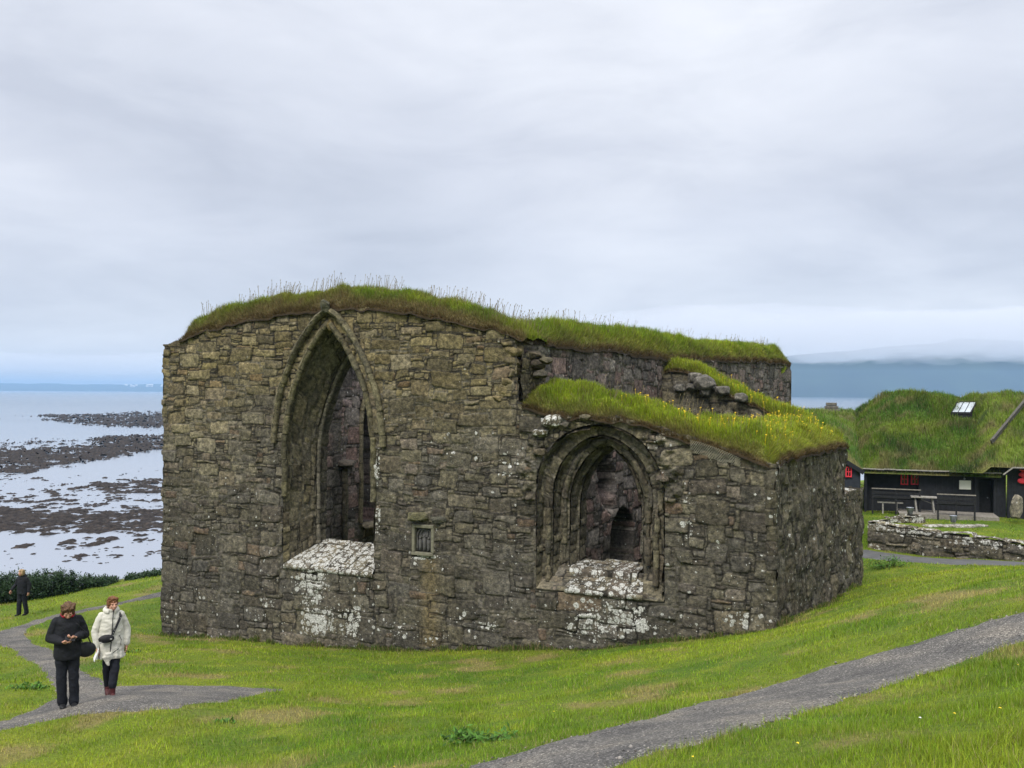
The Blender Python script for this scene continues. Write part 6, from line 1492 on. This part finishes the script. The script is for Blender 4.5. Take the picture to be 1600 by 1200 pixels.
    for a, rx_ in ((aR, .5), (aL, -.12)):
        Rr = rotx(rx_); mb = MB(); mb.tube([a+V3((0, .0, .13)), a+V3((0, 0, -.02))], [.055, .052], 12); mb.ball(a+V3((0, 0, -.03)), (.05, .062, .055), 2)
        mb.ball(a+Rr @ V3((0, -.10, -.055)), (.047, .10, .038), 3, Rr); mb.box(a+Rr @ V3((0, -.06, -.088)), (.085, .25, .022), Rr, .008); bt = fmesh(remesh(mb, 'boot', .007, 1), M_BOOT, 'boot', root)
        mb = MB(); mb.box(a+Rr @ V3((0, -.06, -.094)), (.09, .255, .018), Rr, .004); mb.build('sole', M_SHOE, bt)
    M = Matrix.Translation(loc) @ Matrix.Rotation(rz, 4, 'Z') @ Matrix.Diagonal((.95, .95, 1.05, 1))
    bag = empty('crossbody_bag', M @ V3((-.10, -.20, 1.03)), rz, label='black crossbody bag with patterned strap worn over the pale coat', cat='bag')
    mb = MB(); mb.ball((0, 0, 0), (.135, .055, .075), 3); mb.box((0, 0, 0), (.20, .07, .12), None, .02); fmesh(remesh(mb, 'pouch', .008, 2), M_BAG, 'pouch', bag)
    mb = MB(); mb.box((.07, -.055, .0), (.035, .02, .018), None, .004); mb.box((-.10, -.045, -.05), (.03, .02, .03), None, .004); mb.build('buckle', M_LACE, bag)
    mb = MB(); pts = [(.10, .01, .06), (.14, .03, .14), (.20, .055, .26), (.245, .09, .36), (.22, .16, .42), (.15, .22, .40)]
    for a, b in zip(pts, pts[1:]): mb.bar(a, b, .04, .008, up=(0, -1, .2))
    st = mb.build('strap', M_BAG, bag)
    mb = MB()
    for t in np.linspace(.1, .9, 7): a = V3(pts[0])+(V3(pts[3])-V3(pts[0]))*t; mb.box(a+V3((.012*math.sin(t*30)-.002, -.006, 0)), (.014, .004, .016), Matrix.Rotation(.4, 3, 'Y'))
    mb.build('strap_pattern', M_LACE, st)
    mb = MB(); mb.box((-.265, -.10, .755), (.015, .13, .20), rotx(.3) @ Matrix.Rotation(.35, 3, 'Y'), .002); mb.box((-.245, -.11, .78), (.012, .12, .19), rotx(.2) @ Matrix.Rotation(.15, 3, 'Y'), .002); o = mb.build('leaflet', M_PAPER, label='white folded paper held at the side by the person in pale coat', cat='leaflet'); o.matrix_world = M
def person_shore(loc, rz):
    root = empty('person', loc, rz, label='blond person in dark hooded jacket standing by the shore bank', cat='person', group='visitors walking near the ruin')
    R = rotz(-.25); hc = V3((0, -.05, 1.575))
    aR, kR, hR = V3((-.08, -.08, .10)), V3((-.085, -.06, .50)), V3((-.085, 0, .91)); aL, kL, hL = V3((.09, .10, .10)), V3((.085, .02, .50)), V3((.085, 0, .91))
    shR, elR, wrR = V3((-.165, .0, 1.365)), V3((-.27, -.02, 1.13)), V3((-.31, -.20, .95)); shL, elL, wrL = V3((.165, .0, 1.365)), V3((.26, .05, 1.13)), V3((.27, .0, .88))
    mb = MB(); torso_loft(mb, [(0, 0, .86, .15, .10), (0, 0, .97, .165, .115), (0, 0, 1.12, .145, .10), (0, 0, 1.28, .165, .11), (0, 0, 1.40, .16, .09), (0, 0, 1.45, .06, .06)])
    tp(mb, [hR, kR, aR], [.085, .055, .042]); tp(mb, [hL, kL, aL], [.085, .055, .042]); tp(mb, [shR, elR, wrR], [.055, .042, .028]); tp(mb, [shL, elL, wrL], [.055, .042, .028]); mb.tube([V3((0, .0, 1.39)), V3((0, -.03, 1.52))], [.058, .054], 12)
    f, rs = head(mb, hc, R); hand(mb, wrR, (-.1, -.5, -.8), (1, 0, 0), s=1, curl=.5); hand(mb, wrL, (0, -.2, -1), (-1, 0, 0), s=-1, curl=.5)
    fmesh(remesh(mb, 'body', .008, 1), M_SKIN, 'body', root); facebits(f, rs, R, root); hairdo(f, rs, R, M_HAIRY, root, 'bob', 5)
    mb = MB(); torso_loft(mb, [(0, 0, .80, .20, .155), (0, 0, .95, .195, .15), (0, 0, 1.12, .20, .15), (0, 0, 1.28, .195, .14), (0, 0, 1.38, .185, .12), (0, 0, 1.44, .12, .10), (0, -.01, 1.48, .09, .09)])
    for s_, e_, w_ in ((shR, elR, wrR), (shL, elL, wrL)): tp(mb, [s_, (s_+e_)/2, e_, (e_+w_)/2, w_-(w_-e_)*.08], [.070, .068, .066, .060, .048])
    mb.tube([(.10*math.cos(t), .02+.10*math.sin(t), 1.46) for t in np.linspace(-.9, 4.0, 16)], .036, 8); fmesh(remesh(mb, 'jacket', .01, 2), M_BLK, 'jacket', root)
    mb = MB(); torso_loft(mb, [(0, 0, .80, .165, .125), (0, 0, .95, .165, .12)]); tp(mb, [hR+V3((0, 0, -.06)), kR, aR], [.10, .082, .078]); tp(mb, [hL+V3((0, 0, -.06)), kL, aL], [.10, .082, .078]); fmesh(remesh(mb, 'trousers', .01, 2), M_TRS, 'trousers', root)
    for a in (aR, aL):
        mb = MB(); mb.ball(a+V3((0, 0, -.03)), (.05, .062, .06), 2); mb.ball(a+V3((0, -.10, -.06)), (.05, .105, .04), 3); fmesh(remesh(mb, 'shoe', .008, 1), M_SHOE, 'shoe', root)
def stand(u, v):
    q = hit([u], [v])[0]; return (float(q[0]), float(q[1]), float(gz(*q)))
l1 = stand(105, 1106); l2 = stand(173, 1087); l3 = stand(35, 962)
print('PEOPLE', l1, l2, l3)
face = lambda l, d=0: math.atan2(l[0], -l[1])*0+math.atan2(-(-l[0]), l[1])*0+math.atan(l[0]/l[1])*-1+d
person_phone(l1, face(l1)+.05); person_coat(l2, face(l2)+.1); person_shore(l3, face(l3)-.75)
haze()
low_cloud(-200, 9000, 2600, 4250, 176, .0018, 5, 'low cloud hanging on the island hill')
low_cloud(-9500, 1500, 6800, 8900, 180, .0006, 15, 'pale low cloud over the far shore at the left')
